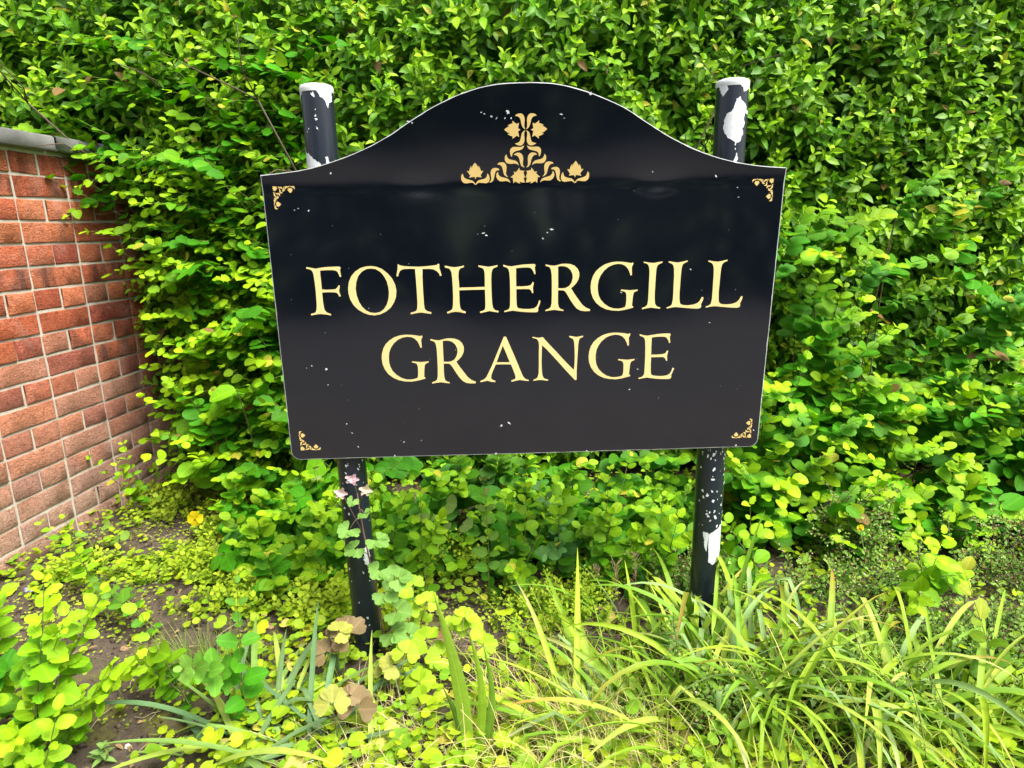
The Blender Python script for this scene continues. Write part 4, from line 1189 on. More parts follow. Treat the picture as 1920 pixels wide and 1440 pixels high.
sprig('blue green sprig with oval leaves under the sign, right of its middle', (1085, 1075), (1030, 905), 7, 0.045, rp, -0.02, old=(0.06, 0.19, 0.05), young=(0.12, 0.28, 0.07), extra=2)
sprig('leafy sprig hanging at the left side of the right post', (1270, 1090), (1205, 880), 8, 0.044, rp, -0.02, extra=2)
sprig('sprig with a pale folded tip at the sign\'s lower left corner', (575, 1030), (573, 862), 8, 0.036, rp, 0.05, young=(0.3, 0.38, 0.12), extra=1)
sprig('upright sprig with pale green pairs just right of the left post', (800, 1130), (788, 925), 8, 0.042, rp, 0.0, extra=1)
sprig('leafy young sprig under the first letters of the lower word', (985, 1120), (968, 915), 8, 0.044, rp, 0.0, extra=2)
sprig('tall sprig with round leaves midway between the middle and the right post', (1135, 1110), (1120, 880), 9, 0.046, rp, -0.02, extra=2)
sprig('broad leafed sprig touching the left side of the right post foot', (1240, 1130), (1255, 935), 7, 0.046, rp, 0.0, extra=2)
sprig('sprig with big yellow green leaves just right of the right post', (1420, 1130), (1400, 935), 7, 0.050, rp, -0.02, extra=3)
sprig('sprig with lobed pale leaves above the strap leaves at the right', (1740, 1180), (1715, 950), 7, 0.052, rp, 0.0, extra=3)
sprig('leggy yellow sprig at the lower right edge above the strap leaves', (1880, 1330), (1850, 1055), 6, 0.052, rp, 0.0, young=(0.42, 0.46, 0.03))

# ------------------------------------------------------------------ strap leaves
def blade_mesh(base, az, length, elev, droop, width, rng, kink=None, seg=12, col=(0.2, 0.33, 0.05), tipcol=None, vfold=0.22, pointed=True, twist=0.0):
    """ribbon leaf: rises at elev, bends over by droop; kink (position, angle) folds it sharply"""
    h = np.array([math.cos(az), math.sin(az), 0.0])
    e = elev
    p = np.array(base, float)
    P, D = [p.copy()], []
    for s in range(seg):
        t = (s + 0.5) / seg
        e2 = e - droop * t ** 1.7
        if kink and t > kink[0]: e2 -= kink[1]
        d = h * math.cos(e2) + np.array([0, 0, math.sin(e2)])
        D.append(d)
        p = p + d * length / seg
        if p[2] < 0.012: p[2] = 0.012 + 0.01 * rng.random()
        P.append(p.copy())
    D.append(D[-1])
    P = np.array(P); D = unit(np.array(D))
    t = np.linspace(0, 1, seg + 1)
    w = width * np.minimum(1.0, 0.65 + t * 1.5) * (np.clip((1 - t) / 0.38, 0.02, 1) ** 0.75 if pointed else np.clip((1 - t) / 0.12, 0.5, 1))
    side = unit(np.cross(D, np.array([0, 0, 1.0]) + 0.02 * h))
    ang = twist * t
    nrm = unit(np.cross(side, D))
    side2 = side * np.cos(ang)[:, None] + nrm * np.sin(ang)[:, None]
    nrm2 = unit(np.cross(side2, D))
    Lf = P + side2 * w[:, None] * 0.5 + nrm2 * (w * vfold)[:, None]
    Rt = P - side2 * w[:, None] * 0.5 + nrm2 * (w * vfold)[:, None]
    V = np.stack([Lf, P, Rt], 1).reshape(-1, 3)
    T = []
    for s in range(seg):
        a, b = 3 * s, 3 * s + 3
        T += [(a, a + 1, b + 1), (a, b + 1, b), (a + 1, a + 2, b + 2), (a + 1, b + 2, b + 1)]
    c = np.array(col)[None] * np.ones((seg + 1, 1))
    if tipcol is not None:
        k = np.clip((t - 0.55) / 0.45, 0, 1)[:, None]
        c = c * (1 - k) + np.array(tipcol) * k
    luv = np.stack([np.repeat(t, 3), np.tile([0.5, 0, -0.5], seg + 1), np.zeros(3 * seg + 3)], 1)
    return np_mesh('blade', V, np.array(T), np.repeat(c, 3, 0), luv)


def strap_clump(label, base, n, rng, az=(0, 6.28), length=(0.26, 0.46), elev=(0.5, 1.25), droop=(1.2, 2.7), width=(0.0075, 0.0155), cols=None, spread=0.06, kinks=0.42, name='strap_leaf_clump', group=None, tips=0.25):
    b = at_z(*base, 0.0)
    root = empty(name, b, label, 'plant', group)
    cols = cols or [(0.25, 0.42, 0.03), (0.30, 0.46, 0.04), (0.19, 0.36, 0.03), (0.26, 0.40, 0.13), (0.42, 0.52, 0.08), (0.34, 0.48, 0.03), (0.15, 0.29, 0.02)]
    for k in range(n):
        p = b + np.array([rng.normal(0, spread * 1.3), rng.normal(0, spread * 0.8), -0.01])
        c = np.array(cols[rng.integers(len(cols))]) * rng.uniform(0.85, 1.15)
        a = rng.uniform(*az)
        tip = None
        if rng.random() < tips: tip = [(0.45, 0.36, 0.06), (0.5, 0.42, 0.2), (0.42, 0.2, 0.05)][rng.integers(3)]
        me = blade_mesh(p, a, rng.uniform(*length), rng.uniform(*elev), rng.uniform(*droop), rng.uniform(*width), rng,
                        (rng.uniform(0.35, 0.75), rng.uniform(0.7, 2.0)) if rng.random() < kinks else None, 12, c, tip, rng.uniform(0.08, 0.28), True, rng.normal(0, 0.5))
        link('blade', me, MAT['blade'], root)
    return root


rl = np.random.default_rng(31)
strap_clump('big drooping clump of strap leaves in front of the right post', (1400, 1340), 95, rl, (0.2, 6.0), (0.28, 0.50), (0.7, 1.4))
strap_clump('sprawling clump of strap leaves at the lower right of the bed', (1640, 1340), 130, rl, (0, 6.28), (0.26, 0.48), (0.55, 1.25))
strap_clump('strap leaf clump at the bottom right corner, blades bending down to the right', (1830, 1400), 76, rl, (-1.4, 1.6), (0.28, 0.46), (0.4, 1.05))
strap_clump('loose strap leaves sprawling over the ground cover, bottom middle right', (1200, 1400), 60, rl, (1.2, 4.2), (0.28, 0.48), (0.2, 0.9), (0.4, 1.2))
strap_clump('flattened grey green strap leaf clump left of the upright blades', (520, 1400), 55, rl, (-0.6, 3.6), (0.28, 0.46), (0.15, 0.75), (0.4, 1.3), (0.009, 0.015), [(0.16, 0.27, 0.10), (0.2, 0.33, 0.07), (0.13, 0.24, 0.10), (0.32, 0.42, 0.07)], 0.07)
strap_clump('thin clump of strap leaves at the left foot of the right post', (1325, 1255), 46, rl, (0.3, 4.4), (0.28, 0.44), (1.0, 1.5), (0.5, 2.2), (0.009, 0.016))

# upright blades in the middle foreground
b = at_z(885, 1425, 0.0)
iris = empty('iris', b, 'upright iris with four sword shaped blades, bottom middle', 'plant')
for tu, tv, bu, w, c in ((812, 1108, 880, .030, (0.28, 0.45, 0.04)), (878, 1180, 892, .018, (0.26, 0.43, 0.03)), (905, 1205, 903, .016, (0.17, 0.31, 0.03)), (830, 1288, 868, .017, (0.09, 0.18, 0.02))):
    p0 = at_z(bu, 1425, 0.0)
    p1 = at_y(tu, tv, p0[1] + 0.01)
    t = np.linspace(0, 1, 13)
    d = p1 - p0
    P = p0 + d * t[:, None] + np.array([0.02 * (1 if tu > 850 else 0.6), 0, 0]) * (np.sin(t * 3.14))[:, None]
    wv = w * np.clip(0.75 + t, 0, 1) * np.clip((1 - t) / 0.55, 0.02, 1) ** 0.8
    sd_ = unit(np.cross(d, np.array([0.12, 1.0, 0.0])))
    V = np.stack([P + sd_ * wv[:, None] / 2, P + np.array([0, -0.0022, 0]), P - sd_ * wv[:, None] / 2], 1).reshape(-1, 3)
    T = []
    for s in range(12):
        a, b2 = 3 * s, 3 * s + 3
        T += [(a, a + 1, b2 + 1), (a, b2 + 1, b2), (a + 1, a + 2, b2 + 2), (a + 1, b2 + 2, b2 + 1)]
    luv = np.stack([np.repeat(t, 3), np.tile([0.5, 0, -0.5], 13), np.zeros(39)], 1)
    link('blade', np_mesh('blade', V, np.array(T), np.tile(c, (39, 1)), luv), MAT['blade'], iris)

# ------------------------------------------------------------------ columbines
def trifoliate(lv, p, x, size, c, rng, up=(0, -0.45, 0.9), tp='lobed'):
    """three fan leaflets from one stalk end"""
    n = unit(np.array(up) + rng.normal(0, 0.15, 3))
    x = unit(x - n * (x @ n))
    y = np.cross(n, x)
    for a, k in ((0.0, 1.0), (1.45, 0.9), (-1.45, 0.9)):
        d = x * math.cos(a) + y * math.sin(a)
        lv.add(p + d * size * 0.1, d, n + rng.normal(0, 0.14, 3), size * k, size * k * 0.98, np.clip(np.array(c) * rng.uniform(0.88, 1.12), 0, 0.9), 0, tp)


rc = np.random.default_rng(91)
b = at_z(722, 1235, 0.0)
colu = empty('columbine', b, 'flowering columbine with pink flowers in front of the left post', 'plant')
st, lv = Geo(), Leaves()
yb = b[1]
spine = [at_y(u, v, yb) for u, v in ((722, 1235), (715, 1160), (705, 1100), (692, 1045), (682, 1000), (674, 955), (670, 925))]
st.tube(spine, np.linspace(0.0030, 0.0016, len(spine)), 6, (0.20, 0.10, 0.08))
G1 = (0.17, 0.33, 0.06)
for (u0, v0), (u1, v1), sz in (((690, 1040), (668, 1028), .036), ((694, 1050), (706, 1012), .040), ((676, 968), (655, 992), .038), ((674, 955), (682, 962), .024), ((672, 940), (662, 938), .020), ((705, 1100), (712, 1068), .040), ((712, 1140), (720, 1110), .046), ((716, 1165), (742, 1145), .05), ((712, 1130), (745, 1085), .045), ((718, 1190), (735, 1185), .05), ((720, 1215), (765, 1190), .05)):
    a, e = at_y(u0, v0, yb), at_y(u1, v1, yb - 0.02)
    st.tube([a, (a + e) / 2 + np.array([0, 0, 0.004]), e], [0.0011, 0.0009, 0.0007], 5, (0.18, 0.16, 0.09))
    trifoliate(lv, e, unit(e - a + np.array([0, -0.01, 0])), sz * 0.82, G1, rc)
lv.build(colu, MAT['herb'], 300)
st.build('stem', MAT['stem'], colu)
for (u0, v0), (u1, v1), (fu, fv), cc in (((683, 1003), (652, 945), (640, 922), (0.80, 0.60, 0.58)), ((672, 935), (664, 905), (661, 896), (0.82, 0.55, 0.60)), ((674, 950), (682, 915), (687, 916), (0.82, 0.68, 0.50))):
    a, m, e = at_y(u0, v0, yb), at_y(u1, v1, yb), at_y(fu, fv, yb - 0.004)
    g = Geo()
    g.tube([a, m, (m + e) / 2, e], [0.0011, 0.0009, 0.0008, 0.0007], 5, (0.22, 0.12, 0.10))
    stalk = g.build('flower_stalk', MAT['stem'], colu)
    lf = Leaves()
    for k in range(10):
        ang = k * 0.6283 * 1.0 + rc.normal(0, 0.1)
        out = np.array([math.cos(ang), -0.55, math.sin(ang) * 0.9])
        inner = k % 2
        lf.add(e, out + np.array([0, -0.4 * inner, -0.25]), np.array([0, -1, 0.25]) + rc.normal(0, .2, 3), 0.013 if inner else 0.018, 0.009 if inner else 0.008, np.clip(np.array(cc) * (1.15 if inner else rc.uniform(0.85, 1.05)), 0, 0.9), 0, 'petal')
    lf.done()
    lf.mesh('flower', np.arange(len(lf.p)), colu, MAT['petal'], kind=None)

# other columbine rosettes, some flushed purple
PUR, OLV, LIME = (0.24, 0.17, 0.08), (0.33, 0.34, 0.06), (0.32, 0.50, 0.02)
for lab, base, leaves in (
        ('columbine leaves flushed purple brown at the foot of the left post', (640, 1290), ((655, 1190, .072, PUR), (612, 1225, .058, PUR), (634, 1185, .05, OLV))),
        ('low columbine with brown purple leaves left of the upright blades', (650, 1400), ((622, 1322, .056, OLV), (668, 1330, .065, PUR), (655, 1305, .04, PUR), (690, 1370, .042, (0.4, 0.42, 0.03)))),
        ('lime columbine with a reddish edge right of the left post', (745, 1330), ((742, 1245, .056, OLV), (760, 1228, .05, LIME), (785, 1280, .055, LIME), (720, 1260, .04, OLV))),
        ('lime green columbine mound behind the upright blades', (850, 1270), ((800, 1200, .06, LIME), (850, 1185, .055, LIME), (880, 1180, .055, LIME), (830, 1230, .06, LIME), (905, 1210, .05, LIME), (870, 1160, .05, LIME))),
        ('yellow green columbine mound beside the flowering columbine', (775, 1210), ((745, 1120, .05, LIME), (775, 1100, .052, LIME), (800, 1130, .05, LIME), (765, 1150, .05, LIME), (790, 1165, .05, LIME), (740, 1080, .045, G1)))):
    b = at_z(*base, 0.0)
    root = empty('columbine', b, lab, 'plant')
    st, lv = Geo(), Leaves()
    for u, v, sz, c in leaves:
        e = at_y(u, v, b[1] + rc.normal(0, 0.02))
        f = b + np.array([rc.normal(0, .012), rc.normal(0, .012), -0.01])
        st.tube([f, (f + e) / 2 + np.array([0, 0, .012]), e], [0.0015, 0.0012, 0.0009], 5, (0.2, 0.17, 0.08))
        for q in range(1):
            trifoliate(lv, e, unit(e - f + rc.normal(0, .05, 3)), sz * 0.68, c, rc, (0, -0.6, 0.8))
    lv.build(root, MAT['herb'], 300)
    st.build('stem', MAT['stem'], root)

# ------------------------------------------------------------------ cotoneaster with tiny leaves and berries
def tiny_shrub(label, region, n, rng, foot, lean=(0, -0.7, 0.7), leafL=0.0125, length=(0.10, 0.2), berries=160, old=(0.09, 0.22, 0.02), young=(0.24, 0.38, 0.06)):
    root = empty('cotoneaster', foot, label, 'shrub')
    u0, u1, v0, v1, ya, yb = region
    U, V = rng.uniform(u0, u1, n), rng.uniform(v0, v1, n)
    Y = ya + (yb - ya) * (V - v0) / (v1 - v0) + rng.random(n) * 0.10
    B = np.array([at_y(a, b, c) for a, b, c in zip(U, V, Y)])
    B[:, 2] = np.maximum(B[:, 2], 0.03)
    d = unit(np.array(lean) + rng.normal(0, 0.5, (n, 3)))
    L = rng.uniform(*length, n)
    lv, st = Leaves(), Geo()
    B0 = B - d * L[:, None] * 0.5
    B0[:, 2] = np.maximum(B0[:, 2], 0.01)
    shoots(B0, d, L, 13, leafL, 0.62, rng, old, young, 'tiny', arch=-0.2, mode='dec', spread=0.9, upw=0.7, face=0.4, start=0.0, taper=0.25, stem_r=0.0013, colvar=0.18, leaves=lv, stems=st, stem_col=(0.16, 0.10, 0.075), sizevar=0.25)
    for k in range(max(4, n // 14)):
        b = B0[rng.integers(n)]
        f = np.array([b[0] * 0.7 + foot[0] * 0.3, foot[1], 0.0])
        m = (f + b) / 2 + rng.normal(0, .02, 3)
        st.tube([f, m, b], [0.003, 0.0024, 0.0016], 5, (0.2, 0.16, 0.14))
    lv.done()
    lv.mesh('foliage', np.arange(len(lv.p)), root, MAT['tiny'])
    tag(st.build('branches', MAT['wood'], root), kind='stuff')
    ico = np.array([[0, 0, 1], [.894, 0, .447], [.276, .851, .447], [-.724, .526, .447], [-.724, -.526, .447], [.276, -.851, .447], [.724, .526, -.447], [-.276, .851, -.447], [-.894, 0, -.447], [-.276, -.851, -.447], [.724, -.526, -.447], [0, 0, -1]])
    it = np.array([(0, 1, 2), (0, 2, 3), (0, 3, 4), (0, 4, 5), (0, 5, 1), (1, 6, 2), (2, 7, 3), (3, 8, 4), (4, 9, 5), (5, 10, 1), (2, 6, 7), (3, 7, 8), (4, 8, 9), (5, 9, 10), (1, 10, 6), (6, 11, 7), (7, 11, 8), (8, 11, 9), (9, 11, 10), (10, 11, 6)])
    g = Geo()
    for i in rng.integers(0, len(lv.p), berries):
        r = rng.uniform(0.0019, 0.0030)
        c = [(0.30, 0.07, 0.05), (0.38, 0.14, 0.10), (0.55, 0.38, 0.33), (0.22, 0.06, 0.04)][rng.integers(4)]
        g.add(ico * r + lv.p[i] + unit(np.array([0, -0.6, 0.6]) + rng.normal(0, .5, 3)) * 0.006, it, c)
    tag(g.build('berries', MAT['berry'], root), kind='stuff')
    return root


rt = np.random.default_rng(17)
tiny_shrub('small leafed cotoneaster with reddish berries right of the right post', (1540, 1680, 930, 1080, 0.36, 0.26), 62, rt, (0.98, 0.45, 0.0), (0.1, -0.5, 0.9), length=(0.12, 0.26), berries=520)
tiny_shrub('cotoneaster with tiny leaves at the right edge under the snowberry', (1780, 1960, 960, 1180, 0.36, 0.12), 80, rt, (1.4, 0.4, 0.0), (0.2, -0.5, 0.7), length=(0.12, 0.24), berries=460)
tiny_shrub('low cotoneaster mat with red berries along the bottom right edge', (1290, 1600, 1360, 1460, -0.24, -0.36), 200, rt, (0.52, -0.25, 0.0), (0.0, -0.5, 0.6), length=(0.08, 0.14), berries=600)
tiny_shrub('dark cotoneaster between the strap leaves and the right post', (1200, 1400, 1030, 1150, 0.24, 0.08), 90, rt, (0.34, 0.25, 0.0), (-0.2, -0.4, 0.8), length=(0.1, 0.2), berries=360)
tiny_shrub('cotoneaster filling the gap between the strap leaves and the right snowberry', (1420, 1790, 1090, 1200, 0.20, 0.03), 85, rt, (0.85, 0.12, 0.0), (0.1, -0.4, 0.9), length=(0.1, 0.2), berries=420)
tiny_shrub('cotoneaster mat under the strap leaves in the bottom right corner', (1600, 1940, 1230, 1450, -0.02, -0.34), 230, rt, (0.88, -0.2, 0.0), (0.1, -0.5, 0.6), length=(0.08, 0.16), berries=300)

# ------------------------------------------------------------------ lime spurge-like mounds
def mound(label, base, radius, h, n, rng, col=(0.18, 0.34, 0.015), young=(0.36, 0.48, 0.02), leafL=0.012, name='spurge', tp='tiny', ratio=0.62):
    b = at_z(*base, 0.0)
    root = empty(name, b, label, 'plant')
    B = b + np.stack([rng.normal(0, radius * 0.5, n), rng.normal(0, radius * 0.4, n), np.zeros(n)], 1)
    d = unit(np.stack([(B[:, 0] - b[0]) * 4, (B[:, 1] - b[1]) * 4 - 0.2, np.ones(n)], 1) + rng.normal(0, 0.15, (n, 3)))
    lv, st = Leaves(), Geo()
    shoots(B, d, rng.uniform(0.5, 1.0, n) * h, 8, leafL, ratio, rng, col, young, tp, arch=0.1, mode='dec', upw=0.8, face=0.3, start=0.2, taper=0.1, stem_r=0.0009, colvar=0.12, leaves=lv, stems=st, stem_col=(0.22, 0.28, 0.04), sizevar=0.25)
    lv.done()
    lv.mesh('foliage', np.arange(len(lv.p)), root, MAT['herb'])
    tag(st.build('stems', MAT['stem'], root), kind='stuff')
    return root


rm = np.random.default_rng(64)
mound('lime spurge mound under the sign, right of the left post', (795, 1085), 0.07, 0.16, 40, rm)
mound('lime spurge cushion below the middle of the sign', (1010, 1160), 0.13, 0.10, 90, rm)
mound('yellow green spurge left of the dry seed heads', (1090, 1140), 0.10, 0.11, 70, rm)
mound('small spurge tuft behind the straight young sprig', (880, 1070), 0.08, 0.14, 40, rm)
mound('lime herb patch beside the yellow poppy', (395, 1075), 0.10, 0.09, 60, rm, leafL=0.017, ratio=0.7)
mound('lime herb patch in front of the hedge corner', (330, 950), 0.16, 0.10, 70, rm, leafL=0.017, ratio=0.8, col=(0.24, 0.34, 0.03))
mound('low yellow green herb on the moss between wall and poppy', (275, 1075), 0.13, 0.05, 70, rm, leafL=0.014, ratio=0.75)
mound('spreading lime herb at the wall foot behind the fallen bluebell', (150, 1075), 0.10, 0.06, 50, rm, leafL=0.015, ratio=0.75)
mound('bushy lime herb in front of the low snowberry bush', (470, 1130), 0.12, 0.09, 70, rm, leafL=0.016, ratio=0.75)
mound('yellow green herb beside the poppy\'s right, under the snowberry', (440, 1000), 0.13, 0.10, 70, rm, leafL=0.016, ratio=0.8)
mound('leafy lime herb left of the left post', (600, 1150), 0.12, 0.10, 70, rm, leafL=0.017, ratio=0.75)

# ------------------------------------------------------------------ weeds with narrow leaves
def whorl_weed(label, base, tip, n, rng, leafL=0.022, name='cleavers', dy=0.0, per=7, col=(0.24, 0.36, 0.06), width=0.16, stem=(0.25, 0.27, 0.10), up=0.25):
    b = at_z(*base, 0.0); t = at_y(tip[0], tip[1], b[1] + dy)
    root = empty(name, b, label, 'plant')
    st, lv = Geo(), Leaves()
    P = b + (t - b) * np.linspace(0, 1, 10)[:, None] + np.array([0.012, 0, 0.0]) * np.sin(np.linspace(0, 3.14, 10))[:, None]
    st.tube(P, np.linspace(0.0016, 0.0009, 10), 5, stem)
    ax = unit(t - b); s1 = unit(np.cross(ax, np.array([0.1, 1, 0]))); s2 = np.cross(ax, s1)
    for k in range(n):
        f = (k + 1) / n
        p = b + (t - b) * f
        for j in range(per):
            a = 6.283 * j / per + k * 0.9 + rng.normal(0, .12)
            d = s1 * math.cos(a) + s2 * math.sin(a) + ax * (up + 0.6 * f * f)
            lv.add(p, d, ax + rng.normal(0, .2, 3), leafL * (1 - 0.45 * f * f) * rng.uniform(0.8, 1.15), leafL * width, np.array(col) * rng.uniform(0.85, 1.15), None, 'lance')
    lv.build(root, MAT['herb'], 300)
    st.build('stem', MAT['stem'], root)


rw = np.random.default_rng(29)
whorl_weed('cleavers stem leaning across the strap leaves, lower right', (1740, 1480), (1690, 1235), 6, rw)
whorl_weed('cleavers stem rising left over the strap leaf clump', (1690, 1460), (1550, 1250), 5, rw)
whorl_weed('pale cleavers top standing above the strap leaves', (1640, 1330), (1580, 1140), 5, rw)
whorl_weed('cleavers stem beside the bottom right strap leaves', (1800, 1450), (1735, 1250), 6, rw)
whorl_weed('feathery weed with needle leaves in front of the right post', (1262, 1330), (1262, 1165), 13, rw, 0.034, 'toadflax', 0, 6, (0.16, 0.31, 0.05), 0.13, (0.2, 0.11, 0.09), 0.5)
whorl_weed('small leafy weed rosette below the dry seed heads', (975, 1140), (972, 1105), 3, rw, 0.045, 'willowherb', -0.03, 4, (0.11, 0.26, 0.05), 0.3)
whorl_weed('narrow leafed weed on the mossy soil near the fallen bluebell', (195, 1160), (192, 1120), 3, rw, 0.042, 'willowherb', -0.02, 5, (0.24, 0.36, 0.06), 0.25)
whorl_weed('young willowherb in front of the hedge foot', (740, 1030), (738, 985), 4, rw, 0.036, 'willowherb', 0, 4, (0.12, 0.25, 0.05), 0.25)
whorl_weed('seedling with broad leaves on the bare soil, bottom left', (190, 1435), (193, 1400), 3, rw, 0.03, 'seedling', 0, 4, (0.2, 0.34, 0.08), 0.42)

# dry seed heads
for k, (lab, base, tip) in enumerate((('dry pinkish seed head left of the right post, taller one', (1160, 1150), (1152, 1055)), ('dry brown seed head closest to the right post', (1195, 1140), (1190, 1045)), ('small dry seed head at the spurge cushion', (1130, 1130), (1118, 1065)))):
    b = at_z(*base, 0.0); t = at_y(*tip, b[1])
    g = Geo()
    g.tube([b, (b + t) / 2, t], [0.0013, 0.0011, 0.0007], 5, (0.42, 0.30, 0.17))
    for j in range(34):
        p = b + (t - b) * rw.uniform(0.3, 1.0)
        e = p + unit(np.array([rw.normal(0, .5), rw.normal(0, .4), 1.0])) * rw.uniform(0.012, 0.03)
        g.tube([p, (p + e) / 2 + rw.normal(0, .001, 3), e], [0.0006, 0.0008, 0.0005], 4, np.array((0.48, 0.34, 0.2)) * rw.uniform(0.7, 1.1))
    o = g.build('seed_head', MAT['straw'])
    tag(o, lab, 'seed head')

# ------------------------------------------------------------------ fine grass tuft and straw
def tuft(name, label, base, n, rng, spread, length, col, elev=(0.9, 1.55), droop=(0.1, 0.8), width=(0.0012, 0.0022), mat='blade', kind=None, cat='grass', az=(0, 6.28), flat=1.0):
    b = at_z(*base, 0.0)
    g = Geo()
    for k in range(n):
        p = b + np.array([rng.normal(0, spread), rng.normal(0, spread * 0.7) * flat, 0.0])
        me_c = np.array(col[rng.integers(len(col))]) * rng.uniform(0.8, 1.2)
        a = rng.uniform(*az); e0 = rng.uniform(*elev); dr = rng.uniform(*droop); L = rng.uniform(*length); w = rng.uniform(*width)
        h = np.array([math.cos(a), math.sin(a), 0]); sd = np.array([-h[1], h[0], 0])
        P, q = [p.copy()], p.copy()
        for s in range(6):
            e = e0 - dr * ((s + .5) / 6) ** 1.5
            q = q + (h * math.cos(e) + np.array([0, 0, math.sin(e)])) * L / 6
            q[2] = max(q[2], 0.01); P.append(q.copy())
        P = np.array(P); ww = w * np.linspace(1, 0.25, 7)[:, None] * 0.5
        V = np.concatenate([P + sd * ww, P - sd * ww + np.array([0, 0, 0.0003])])
        T = []
        for s in range(6): T += [(s, s + 1, 8 + s), (s, 8 + s, 7 + s)]
        g.add(V, T, np.clip(me_c, 0, .9))
    o = g.build(name, MAT[mat])
    return tag(o, label, cat, None, kind)


rg = np.random.default_rng(83)
tuft('grass_tuft', 'fine green grass tuft growing from the soil at the lower left', (375, 1275), 330, rg, 0.055, (0.08, 0.17), [(0.16, 0.27, 0.03), (0.11, 0.2, 0.03), (0.22, 0.3, 0.04)], kind='stuff')
tuft('dry_straw', 'mat of pale dry straw at the bottom edge, right of the upright blades', (1085, 1440), 1300, rg, 0.12, (0.10, 0.22), [(0.54, 0.43, 0.17), (0.46, 0.36, 0.13), (0.6, 0.52, 0.26), (0.46, 0.46, 0.1)], (0.35, 1.25), (0.5, 2.0), (0.0012, 0.0026), 'straw', 'stuff', 'straw')
tuft('dry_straw', 'thin pale straw lying under the brown purple columbine', (740, 1430), 520, rg, 0.11, (0.07, 0.16), [(0.52, 0.42, 0.2), (0.6, 0.52, 0.3), (0.35, 0.36, 0.1)], (0.2, 1.0), (0.3, 1.4), (0.0011, 0.0022), 'straw', 'stuff', 'straw')
tuft('meadow_grass', 'thin yellow green grass blades between the upright blades and the strap leaves', (1130, 1330), 330, rg, 0.15, (0.10, 0.24), [(0.3, 0.44, 0.04), (0.22, 0.36, 0.03), (0.42, 0.48, 0.06)], (0.3, 1.3), (0.4, 1.8), (0.0022, 0.0045), kind='stuff')
tuft('meadow_grass', 'thin green grass blades mixed into the strap leaves at the lower right', (1560, 1400), 300, rg, 0.2, (0.12, 0.26), [(0.3, 0.44, 0.04), (0.22, 0.36, 0.03), (0.45, 0.46, 0.1)], (0.4, 1.3), (0.4, 1.8), (0.002, 0.004), kind='stuff')
tuft('dry_straw', 'scattered straw and dead stalks on the ground below the sign', (985, 1250), 170, rg, 0.13, (0.05, 0.14), [(0.5, 0.38, 0.2), (0.38, 0.28, 0.14)], (0.0, 0.3), (0.0, 0.4), (0.001, 0.002), 'straw', 'stuff', 'straw')

# ------------------------------------------------------------------ ground cover
def cover(name, label, n, rng, size, col, tp, dens, zr=(0.01, 0.05), ratio=1.0, young=None, mat='herb', stalk=True):
    n = int(n * 1.2)
    X, Y = rng.uniform(-1.7, 2.4, n * 3), rng.uniform(-0.55, 1.15, n * 3)
    keep = rng.random(n * 3) < dens(X, Y)
    X, Y = X[keep][:n], Y[keep][:n]
    m = len(X)
    Z = soil_z(X, Y) + rng.uniform(*zr, m)
    P = np.stack([X, Y, Z], 1)
    a = rng.uniform(0, 6.28, m)
    x = np.stack([np.cos(a), np.sin(a), rng.normal(0, .15, m)], 1)
    nv = np.array([0, -0.3, 1.0]) + rng.normal(0, 0.28, (m, 3))
    L = size * np.clip(1 + rng.normal(0, 0.3, m), 0.45, 1.9)
    t = rng.random((m, 1))
    c = np.array(col) * (1 - t) + np.array(young if young else col) * t
    c = c * (1 + rng.normal(0, 0.1, (m, 1)))
    lv = Leaves()
    lv.add(P - unit(x) * (L * 0.4)[:, None], x, nv, L, L * ratio, np.clip(c, .005, .9), None, tp)
    lv.done()
    o = lv.mesh(name, np.arange(m), None, MAT[mat])
    return tag(o, label, 'ground cover', None, 'stuff')


def dens_main(X, Y):
    """bare soil at the left, plants elsewhere"""
    bare = np.maximum.reduce([np.exp(-((X + 0.98) / 0.24) ** 2 - ((Y - 0.0) / 0.22) ** 2), np.exp(-((X + 0.88) / 0.16) ** 2 - ((Y + 0.27) / 0.13) ** 2),
                              0.7 * np.exp(-((X + 1.3) / 0.16) ** 2 - ((Y - 0.28) / 0.10) ** 2), 0.7 * np.exp(-((X + 0.72) / 0.12) ** 2 - ((Y - 0.62) / 0.08) ** 2),
                              0.8 * np.exp(-((X + 0.05) / 0.10) ** 2 - ((Y - 0.06) / 0.07) ** 2)])
    patch = np.clip(0.6 + 1.2 * vnoise(X * 3.5, Y * 3.5, 71), 0.05, 1)
    return np.clip(patch * (1 - 1.35 * bare), 0, 1) * np.where(X < -0.75, 0.75, 1.0)


rk = np.random.default_rng(123)
cover('creeping_jenny', 'carpet of small round yellow green leaves covering the bed', 9500, rk, 0.017, (0.16, 0.32, 0.012), 'round', dens_main, (0.008, 0.06), 0.95, (0.38, 0.49, 0.012))
cover('celandine', 'patches of larger heart shaped leaves across the front of the bed', 2300, rk, 0.024, (0.15, 0.33, 0.015), 'kidney', lambda X, Y: dens_main(X, Y) * np.clip(0.5 - 1.2 * Y + 0.5 * vnoise(X * 4, Y * 4, 72), 0, 1), (0.02, 0.07), 1.05, (0.42, 0.54, 0.015))
cover('chickweed', 'tiny lime leaves sprinkled over the mossy soil', 9000, rk, 0.0085, (0.22, 0.30, 0.03), 'tiny', lambda X, Y: np.clip(0.1 + 1.6 * vnoise(X * 5, Y * 5, 73), 0, 1), (0.002, 0.018), 0.7, (0.36, 0.40, 0.04), 'tiny')
cover('leaf_litter', 'small brown dead leaves lying on the soil', 700, rk, 0.018, (0.22, 0.13, 0.06), 'lance', lambda X, Y: 0.5 + 0 * X, (0.004, 0.014), 0.5, (0.36, 0.25, 0.13), 'straw')
